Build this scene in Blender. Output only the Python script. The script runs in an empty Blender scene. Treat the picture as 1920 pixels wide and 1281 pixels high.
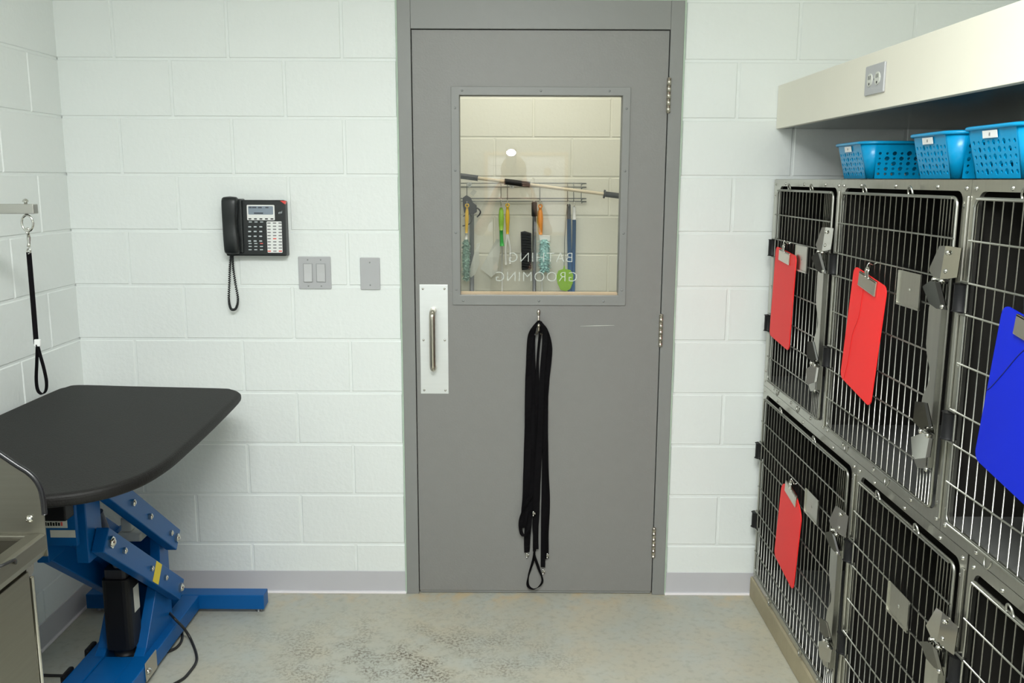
import bpy, math, random
from mathutils import Vector, Matrix
random.seed(7)
S = bpy.context.scene
COL = S.collection

# ------------------------------------------------------------------ camera
F_PX = 1693.65
CAM = Vector((0.3670, -3.3460, 1.6150))
PITCH, YAW, ROLL = 0.178, -0.002, 0.004
_fw = Vector((math.sin(YAW)*math.cos(PITCH), math.cos(YAW)*math.cos(PITCH), -math.sin(PITCH)))
_r = Vector((math.cos(YAW), -math.sin(YAW), 0)); _u = _r.cross(_fw)
_r2 = math.cos(ROLL)*_r + math.sin(ROLL)*_u; _u2 = -math.sin(ROLL)*_r + math.cos(ROLL)*_u
cd = bpy.data.cameras.new('camera'); cam = bpy.data.objects.new('camera', cd); COL.objects.link(cam)
cd.sensor_width = 36; cd.lens = F_PX/1920*36; cd.clip_start = 0.02; cd.clip_end = 60
m = Matrix((_r2, _u2, -_fw)).transposed().to_4x4(); m.translation = CAM
cam.matrix_world = m
S.camera = cam

def at(u, v, axis, val):
    "point of the place seen at pixel (u,v) of the 1920x1281 photograph on the plane axis=val"
    d = _fw*F_PX + _r2*(u-960) + _u2*(640.5-v)
    return CAM + d*((val-CAM[axis])/d[axis])

# ------------------------------------------------------------------ world, exposure
W = bpy.data.worlds.new('world'); S.world = W; W.use_nodes = True
W.node_tree.nodes['Background'].inputs[0].default_value = (0.9, 1, 0.95, 1)
W.node_tree.nodes['Background'].inputs[1].default_value = 0.02
vs = S.view_settings
vs.view_transform = 'Standard'; vs.look = 'None'; vs.exposure = 0.63; vs.gamma = 1.0; vs.use_curve_mapping = False
S.cycles.use_denoising = True
S.cycles.max_bounces = 10; S.cycles.diffuse_bounces = 6; S.cycles.glossy_bounces = 5; S.cycles.transparent_max_bounces = 12
S.cycles.sample_clamp_indirect = 6.0

CEIL = 2.72
def area(name, loc, sx, sy, power, color):
    l = bpy.data.lights.new(name, 'AREA'); l.shape = 'RECTANGLE'; l.size = sx; l.size_y = sy
    l.energy = power; l.color = color
    o = bpy.data.objects.new(name, l); COL.objects.link(o); o.location = loc
    return o
ADDED_ROOM_LAMPS = [((0.25, -2.75, CEIL-0.05), 1.2, 0.6), ((0.25, -4.2, CEIL-0.05), 1.2, 0.6)]  # unseen; front one stands in for bounced flash, rear one is added fill
for i, (loc, sx, sy) in enumerate(ADDED_ROOM_LAMPS):
    area('added_room_light', loc, sx, sy, (62, 16)[i], (0.975, 1.0, 0.985))
area('hall_troffer_light', (0.45, 0.75, CEIL-0.05), 1.2, 0.6, 5.0, (1.0, 0.965, 0.86))

# ------------------------------------------------------------------ materials
def srgb(r, g, b):
    f = lambda c: (c/255/12.92) if c/255 <= 0.04045 else ((c/255+0.055)/1.055)**2.4
    return (f(r), f(g), f(b), 1)
def mat(name, col, rough=0.5, metal=0.0, bump=0.0, bscale=60, var=0.0, vscale=8, coat=0.0, spec=0.5, stretch=None):
    M = bpy.data.materials.new(name); M.use_nodes = True
    N = M.node_tree.nodes; L = M.node_tree.links; B = N['Principled BSDF']
    B.inputs['Base Color'].default_value = col; B.inputs['Roughness'].default_value = rough
    B.inputs['Metallic'].default_value = metal; B.inputs['Specular IOR Level'].default_value = spec
    B.inputs['Coat Weight'].default_value = coat
    tc = N.new('ShaderNodeTexCoord'); mp = N.new('ShaderNodeMapping')
    L.new(tc.outputs['Object'], mp.inputs[0])
    if stretch: mp.inputs['Scale'].default_value = stretch
    n = N.new('ShaderNodeTexNoise'); n.inputs['Scale'].default_value = vscale; n.inputs['Detail'].default_value = 5
    L.new(mp.outputs[0], n.inputs[0])
    mx = N.new('ShaderNodeMix'); mx.data_type = 'RGBA'
    v = max(var, 0.02)
    mx.inputs[6].default_value = [max(0, c*(1-v)) for c in col[:3]]+[1]
    mx.inputs[7].default_value = [min(1, c*(1+v)) for c in col[:3]]+[1]
    L.new(n.outputs[0], mx.inputs[0]); L.new(mx.outputs[2], B.inputs['Base Color'])
    if bump:
        b = N.new('ShaderNodeBump'); b.inputs['Strength'].default_value = bump; b.inputs['Distance'].default_value = 0.004
        n2 = N.new('ShaderNodeTexNoise'); n2.inputs['Scale'].default_value = bscale; n2.inputs['Detail'].default_value = 4
        L.new(mp.outputs[0], n2.inputs[0]); L.new(n2.outputs[0], b.inputs['Height']); L.new(b.outputs[0], B.inputs['Normal'])
    return M
MT = {}
MT['block'] = mat('painted_block', (0.80, 0.835, 0.822, 1), 0.45, bump=0.35, bscale=55, var=0.015, vscale=3)
MT['hallblock'] = mat('painted_hall_block', (0.81, 0.80, 0.71, 1), 0.45, bump=0.2, bscale=55, var=0.015, vscale=3)
MT['reardim'] = mat('dimmed_rear_wall', (0.42, 0.45, 0.44, 1), 0.5)  # room paint darkened to imitate less light, so the whiteboard's reflection shows
MT['board'] = mat('dry_erase_white', (0.93, 0.93, 0.94, 1), 0.25)
MT['reflectdark'] = mat('steel_with_dark_reflection', (0.13, 0.13, 0.12, 1), 0.12, 1.0)  # same polished steel, with a dark reflection put into its colour
MT['ceiling'] = mat('ceiling_tile', (0.85, 0.86, 0.83, 1), 0.9, bump=0.2, bscale=90)
MT['door'] = mat('grey_door_paint', (0.236, 0.234, 0.226, 1), 0.42, bump=0.12, bscale=140, var=0.03, vscale=30)
MT['frame'] = mat('grey_frame_paint', (0.248, 0.252, 0.245, 1), 0.4, bump=0.06, bscale=80, var=0.03)
MT['caulk'] = mat('caulk', (0.45, 0.56, 0.46, 1), 0.6, var=0.25, vscale=14)
MT['base'] = mat('vinyl_cove_base', (0.53, 0.525, 0.555, 1), 0.45, var=0.03)
MT['basecaulk'] = mat('white_base_caulk', (0.86, 0.82, 0.84, 1), 0.5)
MT['steel'] = mat('stainless_steel', (0.46, 0.455, 0.42, 1), 0.30, 1.0, var=0.06, vscale=5, bump=0.02, bscale=200, stretch=(1, 1, 30))
MT['steelx'] = mat('stainless_steel_face', (0.55, 0.545, 0.495, 1), 0.33, 1.0, var=0.08, vscale=5, bump=0.03, bscale=100, stretch=(1, 20, 1))
MT['tubsteel'] = mat('brushed_tub_steel', (0.30, 0.29, 0.25, 1), 0.36, 1.0, var=0.10, vscale=4, bump=0.03, bscale=80, stretch=(1, 1, 25))
MT['basin'] = mat('shaded_basin_steel', (0.15, 0.14, 0.115, 1), 0.4, 1.0, var=0.1)  # tub steel with the shade of the deep basin put into its colour
MT['chrome'] = mat('polished_steel', (0.62, 0.61, 0.57, 1), 0.10, 1.0)
MT['wire'] = mat('polished_wire', (0.40, 0.40, 0.365, 1), 0.36, 1.0)
MT['nickel'] = mat('satin_nickel', (0.62, 0.58, 0.50, 1), 0.28, 1.0)
MT['alu'] = mat('brushed_aluminium_plate', (0.80, 0.82, 0.82, 1), 0.45, 0.75, var=0.04, bump=0.03, bscale=150, stretch=(1, 1, 12))
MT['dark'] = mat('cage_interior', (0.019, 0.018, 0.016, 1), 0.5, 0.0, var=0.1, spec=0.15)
MT['pan'] = mat('cage_floor_pan', (0.12, 0.122, 0.118, 1), 0.5, 0.3, var=0.1)
MT['ledge'] = mat('cage_back_ledge', (0.30, 0.22, 0.13, 1), 0.5, 0.2)
MT['black'] = mat('black_plastic', (0.006, 0.006, 0.007, 1), 0.5, spec=0.3)
MT['blackgloss'] = mat('black_trim', (0.012, 0.012, 0.014, 1), 0.25)
MT['phone'] = mat('charcoal_phone_plastic', (0.010, 0.0125, 0.0135, 1), 0.38, bump=0.05, bscale=400)
MT['phonekey'] = mat('phone_key', (0.018, 0.022, 0.025, 1), 0.45)
MT['white'] = mat('white_plastic', (0.80, 0.81, 0.80, 1), 0.4)
MT['keytext'] = mat('key_legend', (0.55, 0.60, 0.62, 1), 0.5)
MT['greytext'] = mat('grey_legend', (0.22, 0.22, 0.23, 1), 0.5)
MT['redtext'] = mat('red_legend', (0.75, 0.12, 0.10, 1), 0.5)
MT['lcd'] = mat('lcd', (0.22, 0.27, 0.33, 1), 0.2)
MT['lcdtext'] = mat('lcd_text', (0.05, 0.06, 0.08, 1), 0.4)
MT['redlamp'] = mat('red_lens', (0.75, 0.06, 0.05, 1), 0.25)
MT['grey'] = mat('grey_wall_plate', (0.45, 0.455, 0.47, 1), 0.38)
MT['rocker'] = mat('grey_rocker', (0.53, 0.535, 0.545, 1), 0.35)
MT['screw'] = mat('dull_screw', (0.30, 0.31, 0.31, 1), 0.4, 0.7)
MT['blue'] = mat('blue_enamel', (0.0003, 0.092, 0.31, 1), 0.38, var=0.06, spec=0.3)
MT['rubbertop'] = mat('black_ribbed_rubber', (0.0095, 0.009, 0.0085, 1), 0.55, bump=0.3, bscale=220, var=0.12, vscale=9, spec=0.22)
MT['yellow'] = mat('yellow_sticker', (0.80, 0.62, 0.02, 1), 0.5)
MT['sticker'] = mat('white_sticker', (0.62, 0.63, 0.58, 1), 0.5)
MT['cord'] = mat('black_cord', (0.012, 0.012, 0.013, 1), 0.45)
MT['web'] = mat('black_webbing', (0.005, 0.0045, 0.0055, 1), 0.8, bump=0.2, bscale=500, spec=0.08)
MT['red'] = mat('red_hardboard', (0.90, 0.030, 0.030, 1), 0.5, var=0.03, spec=0.3)
MT['redline'] = mat('red_crease', (0.60, 0.012, 0.015, 1), 0.5)
MT['bluebd'] = mat('blue_hardboard', (0.0003, 0.013, 0.46, 1), 0.5, var=0.03, spec=0.25)
MT['blueline'] = mat('blue_crease', (0.001, 0.006, 0.14, 1), 0.5)
MT['basket'] = mat('blue_basket_plastic', (0.001, 0.28, 0.56, 1), 0.30, var=0.03, spec=0.4)
MT['laminate'] = mat('white_laminate', (0.84, 0.81, 0.70, 1), 0.35, var=0.01)
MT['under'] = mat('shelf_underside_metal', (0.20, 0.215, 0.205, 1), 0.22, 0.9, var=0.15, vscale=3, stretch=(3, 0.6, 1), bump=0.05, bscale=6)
MT['curb'] = mat('concrete_curb', (0.36, 0.315, 0.21, 1), 0.7, bump=0.3, bscale=40, var=0.25, vscale=7)
MT['tan'] = mat('pale_tan', (0.66, 0.50, 0.34, 1), 0.5, var=0.08, vscale=6, stretch=(1, 1, 10))  # wood tone; on the window stop it paints in warm hall light
MT['rope'] = mat('pale_pole', (0.72, 0.62, 0.46, 1), 0.4)
MT['yel2'] = mat('yellow_handle', (0.80, 0.50, 0.02, 1), 0.35)
MT['orange'] = mat('orange_handle', (0.85, 0.28, 0.01, 1), 0.35)
MT['lime'] = mat('lime_handle', (0.30, 0.60, 0.06, 1), 0.35)
MT['green'] = mat('green_handle', (0.04, 0.45, 0.07, 1), 0.35)
MT['swat'] = mat('lime_swatter', (0.30, 0.58, 0.03, 1), 0.4)
MT['aqua'] = mat('aqua_fluff', (0.42, 0.72, 0.72, 1), 0.8, var=0.2, vscale=40)
MT['teal'] = mat('teal_fluff', (0.32, 0.50, 0.44, 1), 0.8, var=0.3, vscale=40)
MT['bluepole'] = mat('blue_pole', (0.035, 0.15, 0.40, 1), 0.35)
MT['greypole'] = mat('grey_pole', (0.25, 0.26, 0.29, 1), 0.35, 0.3)
MT['rackwire'] = mat('grey_rack_wire', (0.16, 0.17, 0.16, 1), 0.4, 0.5)
MT['charcoal'] = mat('charcoal_plastic', (0.03, 0.03, 0.035, 1), 0.5)
MT['bag'] = mat('milky_plastic', (0.72, 0.74, 0.68, 1), 0.4)
MT['skin'] = mat('skin', (0.62, 0.36, 0.25, 1), 0.5)
MT['hair'] = mat('light_brown_hair', (0.20, 0.13, 0.06, 1), 0.5, bump=0.5, bscale=60, stretch=(1, 1, 0.1), var=0.2)
MT['shirt'] = mat('dark_shirt', (0.03, 0.04, 0.05, 1), 0.8)
MT['jeans'] = mat('dark_trousers', (0.02, 0.025, 0.04, 1), 0.8)
MT['ink'] = mat('board_ink', (0.12, 0.12, 0.14, 1), 0.6)

def emit(name, col, s):
    M = bpy.data.materials.new(name); M.use_nodes = True
    B = M.node_tree.nodes['Principled BSDF']
    B.inputs['Base Color'].default_value = (0.9, 0.9, 0.9, 1)
    B.inputs['Emission Color'].default_value = col; B.inputs['Emission Strength'].default_value = s
    return M
MT['diff'] = emit('added_panel_diffuser', (0.96, 1, 0.95, 1), 2)
MT['diffwarm'] = emit('hall_diffuser', (1, 0.95, 0.8, 1), 2)
MT['flash'] = emit('flash_lens', (1, 1, 1, 1), 260)

def glass_mat(name, tint, rough=0.0, refl=1.0):
    M = bpy.data.materials.new(name); M.use_nodes = True; N = M.node_tree.nodes; L = M.node_tree.links
    N.clear(); out = N.new('ShaderNodeOutputMaterial')
    t = N.new('ShaderNodeBsdfTransparent'); t.inputs[0].default_value = tint
    g = N.new('ShaderNodeBsdfGlossy'); g.inputs['Roughness'].default_value = rough
    fr = N.new('ShaderNodeFresnel'); fr.inputs[0].default_value = 1.52
    mx = N.new('ShaderNodeMixShader')
    tw = N.new('ShaderNodeMath'); tw.operation = 'MULTIPLY'; tw.inputs[1].default_value = 2.0   # both faces of the pane
    L.new(fr.outputs[0], tw.inputs[0]); L.new(tw.outputs[0], mx.inputs[0]); L.new(t.outputs[0], mx.inputs[1]); L.new(g.outputs[0], mx.inputs[2]); L.new(mx.outputs[0], out.inputs[0])
    return M
MT['glass'] = glass_mat('window_glass', (0.97, 0.985, 0.975, 1))
def trans_mat(name, col, alpha, rough=0.5):
    M = mat(name, col, rough); M.node_tree.nodes['Principled BSDF'].inputs['Alpha'].default_value = alpha
    return M
MT['frost'] = trans_mat('frosted_letter', (0.85, 0.88, 0.86, 1), 0.55)
MT['bag'] = trans_mat('milky_plastic', (0.80, 0.82, 0.78, 1), 0.75, 0.35)

def floor_mat():
    M = bpy.data.materials.new('sealed_concrete'); M.use_nodes = True; N = M.node_tree.nodes; L = M.node_tree.links
    B = N['Principled BSDF']; B.inputs['Roughness'].default_value = 0.38
    tc = N.new('ShaderNodeTexCoord')
    def noise(s, d=6, r=0.6):
        n = N.new('ShaderNodeTexNoise'); n.inputs['Scale'].default_value = s; n.inputs['Detail'].default_value = d; n.inputs['Roughness'].default_value = r
        L.new(tc.outputs['Object'], n.inputs[0]); return n
    def ramp(src, stops):
        r = N.new('ShaderNodeValToRGB'); e = r.color_ramp.elements
        e[0].position, e[0].color = stops[0]; e[1].position, e[1].color = stops[1]
        L.new(src, r.inputs[0]); return r
    def mix(fac, a, b):
        x = N.new('ShaderNodeMix'); x.data_type = 'RGBA'
        L.new(fac, x.inputs[0])
        for k, c in ((6, a), (7, b)):
            if isinstance(c, tuple): x.inputs[k].default_value = c
            else: L.new(c, x.inputs[k])
        return x.outputs[2]
    k = lambda v: (v, v, v, 1)
    c = mix(ramp(noise(2.2).outputs[0], ((0.35, k(0)), (0.7, k(1)))).outputs[0], (0.41, 0.425, 0.375, 1), (0.51, 0.465, 0.355, 1))
    c = mix(ramp(noise(5).outputs[0], ((0.45, k(0)), (0.75, k(0.7)))).outputs[0], c, (0.42, 0.465, 0.45, 1))
    c = mix(ramp(noise(38, 4).outputs[0], ((0.50, k(0)), (0.80, k(0.55)))).outputs[0], c, (0.26, 0.25, 0.20, 1))
    # scuffed patch with pepper marks in front of the door
    mp = N.new('ShaderNodeMapping'); mp.inputs['Location'].default_value = (0.02, 0.95, 0); mp.inputs['Scale'].default_value = (1.15, 1.7, 1)
    L.new(tc.outputs['Object'], mp.inputs[0])
    ln = N.new('ShaderNodeVectorMath'); ln.operation = 'LENGTH'; L.new(mp.outputs[0], ln.inputs[0])
    patch = ramp(ln.outputs['Value'], ((0.1, k(1)), (0.85, k(0))))
    spots = ramp(noise(95, 4, 0.68).outputs[0], ((0.48, k(0)), (0.55, k(1))))
    blot = ramp(noise(7, 4).outputs[0], ((0.42, k(0)), (0.60, k(1))))
    m1 = N.new('ShaderNodeMath'); m1.operation = 'MULTIPLY'; L.new(patch.outputs[0], m1.inputs[0]); L.new(spots.outputs[0], m1.inputs[1])
    m2 = N.new('ShaderNodeMath'); m2.operation = 'MULTIPLY'; L.new(m1.outputs[0], m2.inputs[0]); L.new(blot.outputs[0], m2.inputs[1])
    c = mix(m2.outputs[0], c, (0.13, 0.11, 0.08, 1))
    sy = N.new('ShaderNodeSeparateXYZ'); L.new(tc.outputs['Object'], sy.inputs[0])
    mr = N.new('ShaderNodeMapRange'); mr.inputs[1].default_value = -0.16; mr.inputs[2].default_value = 0.0; L.new(sy.outputs['Y'], mr.inputs[0])
    tn = ramp(noise(9, 4).outputs[0], ((0.50, k(0)), (0.66, k(0.8))))
    m3 = N.new('ShaderNodeMath'); m3.operation = 'MULTIPLY'; L.new(mr.outputs[0], m3.inputs[0]); L.new(tn.outputs[0], m3.inputs[1])
    c = mix(m3.outputs[0], c, (0.58, 0.44, 0.24, 1))      # rust and glue stains along the door line
    L.new(c, B.inputs['Base Color'])
    bp = N.new('ShaderNodeBump'); bp.inputs['Strength'].default_value = 0.08; L.new(noise(30).outputs[0], bp.inputs['Height']); L.new(bp.outputs[0], B.inputs['Normal'])
    return M
MT['floor'] = floor_mat()

# ------------------------------------------------------------------ mesh helpers
class MB:
    def __init__(s): s.v = []; s.f = []; s.sm = []
    def add(s, vs, fs, smooth=False):
        b = len(s.v); s.v += [Vector(p) for p in vs]; s.f += [tuple(i+b for i in f) for f in fs]; s.sm += [smooth]*len(fs); return s
    def box(s, x0, x1, y0, y1, z0, z1):
        x0, x1 = min(x0, x1), max(x0, x1); y0, y1 = min(y0, y1), max(y0, y1); z0, z1 = min(z0, z1), max(z0, z1)
        return s.add([(x0,y0,z0),(x1,y0,z0),(x1,y1,z0),(x0,y1,z0),(x0,y0,z1),(x1,y0,z1),(x1,y1,z1),(x0,y1,z1)],
                     [(0,3,2,1),(4,5,6,7),(0,1,5,4),(1,2,6,5),(2,3,7,6),(3,0,4,7)])
    def obox(s, c, ax, ay, az):
        "box from centre and three half-axis vectors"
        c, ax, ay, az = map(Vector, (c, ax, ay, az))
        if ax.cross(ay).dot(az) < 0: az = -az
        P = [c+i*ax+j*ay+k*az for k in (-1, 1) for i, j in ((-1,-1),(1,-1),(1,1),(-1,1))]
        return s.add(P, [(0,3,2,1),(4,5,6,7),(0,1,5,4),(1,2,6,5),(2,3,7,6),(3,0,4,7)])
    def prism(s, poly, axis, a, b):
        "2D polygon extruded along axis (0: poly is y,z  1: x,z  2: x,y)"
        def mk(p, w): return {0: (w, p[0], p[1]), 1: (p[0], w, p[1]), 2: (p[0], p[1], w)}[axis]
        n = len(poly); vs = [mk(p, a) for p in poly]+[mk(p, b) for p in poly]
        fs = [tuple(range(n)), tuple(range(2*n-1, n-1, -1))]+[(i, i+n, (i+1) % n+n, (i+1) % n) for i in range(n)]
        area2 = sum(poly[i][0]*poly[(i+1) % n][1]-poly[(i+1) % n][0]*poly[i][1] for i in range(n))
        flip = (area2 > 0) == (b > a)
        if axis == 1: flip = not flip
        if not flip: fs = [tuple(reversed(f)) for f in fs]
        return s.add(vs, fs)
    def frame(s, outer, inner, axis, a, b):
        "plate with a hole: outer and inner 2D loops of equal length"
        def mk(p, w): return {0: (w, p[0], p[1]), 1: (p[0], w, p[1]), 2: (p[0], p[1], w)}[axis]
        n = len(outer); vs = [mk(p, a) for p in outer]+[mk(p, a) for p in inner]+[mk(p, b) for p in outer]+[mk(p, b) for p in inner]
        fs = []
        for i in range(n):
            j = (i+1) % n
            fs += [(i, j, j+n, i+n), (i+2*n, i+3*n, j+3*n, j+2*n), (i, i+2*n, j+2*n, j), (i+n, j+n, j+3*n, i+3*n)]
        return s.add(vs, fs)
    def tube(s, pts, r, n=8, closed=False, caps=True):
        pts = [Vector(p) for p in pts]; m_ = len(pts); rr = r if isinstance(r, (list, tuple)) else [r]*m_
        up = None; rings = []
        for i, p in enumerate(pts):
            if closed: t = pts[(i+1) % m_]-pts[i-1]
            else: t = pts[min(i+1, m_-1)]-pts[max(i-1, 0)]
            if t.length < 1e-9: t = Vector((0, 0, 1))
            t.normalize()
            if up is None:
                up = Vector((0, 0, 1)) if abs(t.z) < 0.9 else Vector((1, 0, 0))
            up = (up-t*up.dot(t))
            if up.length < 1e-6: up = t.orthogonal()
            up.normalize(); sd = t.cross(up)
            rings.append([p+(up*math.cos(2*math.pi*k/n)+sd*math.sin(2*math.pi*k/n))*rr[i] for k in range(n)])
        vs = [q for R in rings for q in R]; fs = []
        for i in range(m_ if closed else m_-1):
            j = (i+1) % m_
            for k in range(n):
                l = (k+1) % n; fs.append((i*n+k, j*n+k, j*n+l, i*n+l)[::-1])
        b = len(s.v); s.add(vs, fs, True)
        if caps and not closed:
            s.f += [tuple(b+k for k in range(n)), tuple(b+(m_-1)*n+k for k in range(n-1, -1, -1))]; s.sm += [False, False]
        return s
    def cyl(s, p0, p1, r, n=16, r2=None):
        return s.tube([p0, p1], [r, r if r2 is None else r2], n)
    def dome(s, c, nrm, r, h=None, n=10, k=3):
        c = Vector(c); nrm = Vector(nrm).normalized(); h = h or r*0.6
        a = nrm.orthogonal().normalized(); b_ = nrm.cross(a); vs = []; fs = []
        for i in range(k):
            t = i/k*math.pi/2
            vs += [c+(a*math.cos(2*math.pi*j/n)+b_*math.sin(2*math.pi*j/n))*r*math.cos(t)+nrm*h*math.sin(t) for j in range(n)]
        vs.append(c+nrm*h)
        for i in range(k-1):
            for j in range(n): fs.append((i*n+j, i*n+(j+1) % n, (i+1)*n+(j+1) % n, (i+1)*n+j))
        for j in range(n): fs.append(((k-1)*n+j, (k-1)*n+(j+1) % n, k*n))
        return s.add(vs, fs, True)
    def ball(s, c, rx, ry, rz, n=20, k=12):
        c = Vector(c); vs = []; fs = []
        for i in range(1, k):
            t = math.pi*i/k
            vs += [c+Vector((rx*math.sin(t)*math.cos(2*math.pi*j/n), ry*math.sin(t)*math.sin(2*math.pi*j/n), rz*math.cos(t))) for j in range(n)]
        vs += [c+Vector((0, 0, rz)), c-Vector((0, 0, rz))]; T = len(vs)-2
        for i in range(k-2):
            for j in range(n): fs.append((i*n+j, (i+1)*n+j, (i+1)*n+(j+1) % n, i*n+(j+1) % n))
        for j in range(n):
            fs.append((T, j, (j+1) % n)); fs.append((T+1, (k-2)*n+(j+1) % n, (k-2)*n+j))
        return s.add(vs, fs, True)
    def ribbon(s, pts, wid, th):
        "flat strap along pts; wid: list of full width vectors, th: thickness vector list or single"
        n = len(pts); vs = []; fs = []
        for i, p in enumerate(pts):
            p = Vector(p); w = Vector(wid[i] if isinstance(wid, list) else wid)/2
            t = Vector(pts[min(i+1, n-1)])-Vector(pts[max(i-1, 0)])
            nn = t.cross(w); nn = nn.normalized()*th/2 if nn.length > 1e-9 else Vector((0, th/2, 0))
            vs += [p-w-nn, p+w-nn, p+w+nn, p-w+nn]
        for i in range(n-1):
            a, b = i*4, i*4+4
            for k in range(4): fs.append((a+k, a+(k+1) % 4, b+(k+1) % 4, b+k))
        fs += [(3, 2, 1, 0), (4*n-4, 4*n-3, 4*n-2, 4*n-1)]
        return s.add(vs, fs, False)
    def mesh(s, name, center):
        me = bpy.data.meshes.new(name)
        me.from_pydata([tuple(p-center) for p in s.v], [], s.f)
        me.polygons.foreach_set('use_smooth', s.sm); me.update()
        return me
    def build(s, name, material, parent=None, bevel=0.0, seg=2, smooth=False, fix=False):
        if smooth: s.sm = [True]*len(s.sm)
        lo = Vector([min(p[i] for p in s.v) for i in range(3)]); hi = Vector([max(p[i] for p in s.v) for i in range(3)])
        c = (lo+hi)/2
        if parent is None: c.z = lo.z
        me = s.mesh(name, c)
        if fix:
            import bmesh
            bm = bmesh.new(); bm.from_mesh(me); bmesh.ops.recalc_face_normals(bm, faces=bm.faces); bm.to_mesh(me); bm.free()
        me.materials.append(MT[material] if isinstance(material, str) else material)
        return place(name, me, c, parent, bevel, seg)
WL = {}
def wloc(o): return WL[o.name]
def place(name, me, c, parent=None, bevel=0.0, seg=2):
    o = bpy.data.objects.new(name, me); COL.objects.link(o)
    WL[o.name] = Vector(c)
    if parent is not None:
        o.parent = parent; o.location = Vector(c)-wloc(parent)
    else: o.location = c
    if bevel:
        md = o.modifiers.new('bevel', 'BEVEL'); md.width = bevel; md.segments = seg; md.limit_method = 'ANGLE'; md.angle_limit = math.radians(40)
        md.harden_normals = False
    return o
def tag(o, label=None, cat=None, group=None, kind=None):
    if label: o['label'] = label
    if cat: o['category'] = cat
    if group: o['group'] = group
    if kind: o['kind'] = kind
    return o
def thing(name, loc, label, cat, group=None, kind=None):
    o = bpy.data.objects.new(name, None); COL.objects.link(o); o.location = loc; WL[o.name] = Vector(loc); o.empty_display_size = 0.05
    return tag(o, label, cat, group, kind)
def rrect(a0, a1, b0, b1, r, n=5):
    "rounded rectangle loop, counter-clockwise"
    rs = r if isinstance(r, (list, tuple)) else [r]*4
    P = []
    for (cx, cy, q), rr in zip(((a1, b0, -90), (a1, b1, 0), (a0, b1, 90), (a0, b0, 180)), rs):
        sx = -1 if cx == a1 else 1; sy = -1 if cy == b1 else 1
        for i in range(n+1):
            t = math.radians(q+90*i/n)
            P.append((cx+sx*rr+rr*math.cos(t), cy+sy*rr+rr*math.sin(t)))
    return P
def smooth_path(pts, n=6, closed=False):
    "Catmull-Rom through pts"
    pts = [Vector(p) for p in pts]; out = []; m_ = len(pts)
    for i in range(m_ if closed else m_-1):
        g = (lambda k: pts[k % m_]) if closed else (lambda k: pts[max(0, min(m_-1, k))])
        p0, p1, p2, p3 = g(i-1), g(i), g(i+1), g(i+2)
        for k in range(n):
            t = k/n
            out.append(0.5*((2*p1)+(p2-p0)*t+(2*p0-5*p1+4*p2-p3)*t*t+(3*p1-p0-3*p2+p3)*t**3))
    if not closed: out.append(pts[-1])
    return out
def text_mesh(txt, size, shear=0.0, extrude=0.0004, spacing=1.0, align='CENTER', offset=0.0):
    cu = bpy.data.curves.new('t', 'FONT'); cu.body = txt; cu.size = size; cu.shear = shear; cu.extrude = extrude
    cu.offset = offset; cu.space_character = spacing; cu.align_x = align; cu.align_y = 'CENTER'
    o = bpy.data.objects.new('t', cu); COL.objects.link(o)
    bpy.context.view_layer.update()
    me = bpy.data.meshes.new_from_object(o.evaluated_get(bpy.context.evaluated_depsgraph_get()))
    bpy.data.objects.remove(o); return me
# ------------------------------------------------------------------ the setting
XL, XR, YR, YH = -1.267, 2.20, -4.75, 1.50      # left wall, right wall, rear wall, hall far wall
tag(MB().box(XL-0.2, XR+0.2, YR-0.1, YH+0.2, -0.1, 0.0).build('floor', 'floor'), kind='structure')
# keep the floor's texture coordinates equal to room coordinates
fl = bpy.data.objects['floor']
_off = Vector(fl.location); fl.data.transform(Matrix.Translation(_off)); fl.location = (0, 0, 0); WL['floor'] = Vector((0, 0, 0))
tag(MB().box(XL-0.2, XR+0.2, YR-0.1, YH+0.2, CEIL, CEIL+0.1).build('ceiling', 'ceiling'), kind='structure')

CW, CH, J = 0.4064, 0.2032, 0.007
_blk = {}
def block_mesh(w, h, axis):
    "one painted block, chamfered front edges, local origin at the middle of the front face; axis 1: front faces -Y, axis 0: front faces +X"
    key = (round(w, 3), round(h, 3), axis)
    if key in _blk: return _blk[key]
    c, d = 0.0035, 0.0045
    a, b = w/2, h/2
    fr = [(-a+c, -b+c), (a-c, -b+c), (a-c, b-c), (-a+c, b-c)]; bk = [(-a, -b), (a, -b), (a, b), (-a, b)]
    if axis == 1:
        vs = [(p[0], 0, p[1]) for p in fr]+[(p[0], d, p[1]) for p in bk]
        fs = [(0, 1, 2, 3)]+[(i+4, (i+1) % 4+4, (i+1) % 4, i) for i in range(4)]
    else:
        vs = [(0, p[0], p[1]) for p in fr]+[(-d, p[0], p[1]) for p in bk]
        fs = [(0, 1, 2, 3)]+[(i+4, (i+1) % 4+4, (i+1) % 4, i) for i in range(4)]
    me = bpy.data.meshes.new('concrete_block'); me.from_pydata(vs, [], fs); me.update()
    _blk[key] = me
    return me
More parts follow.
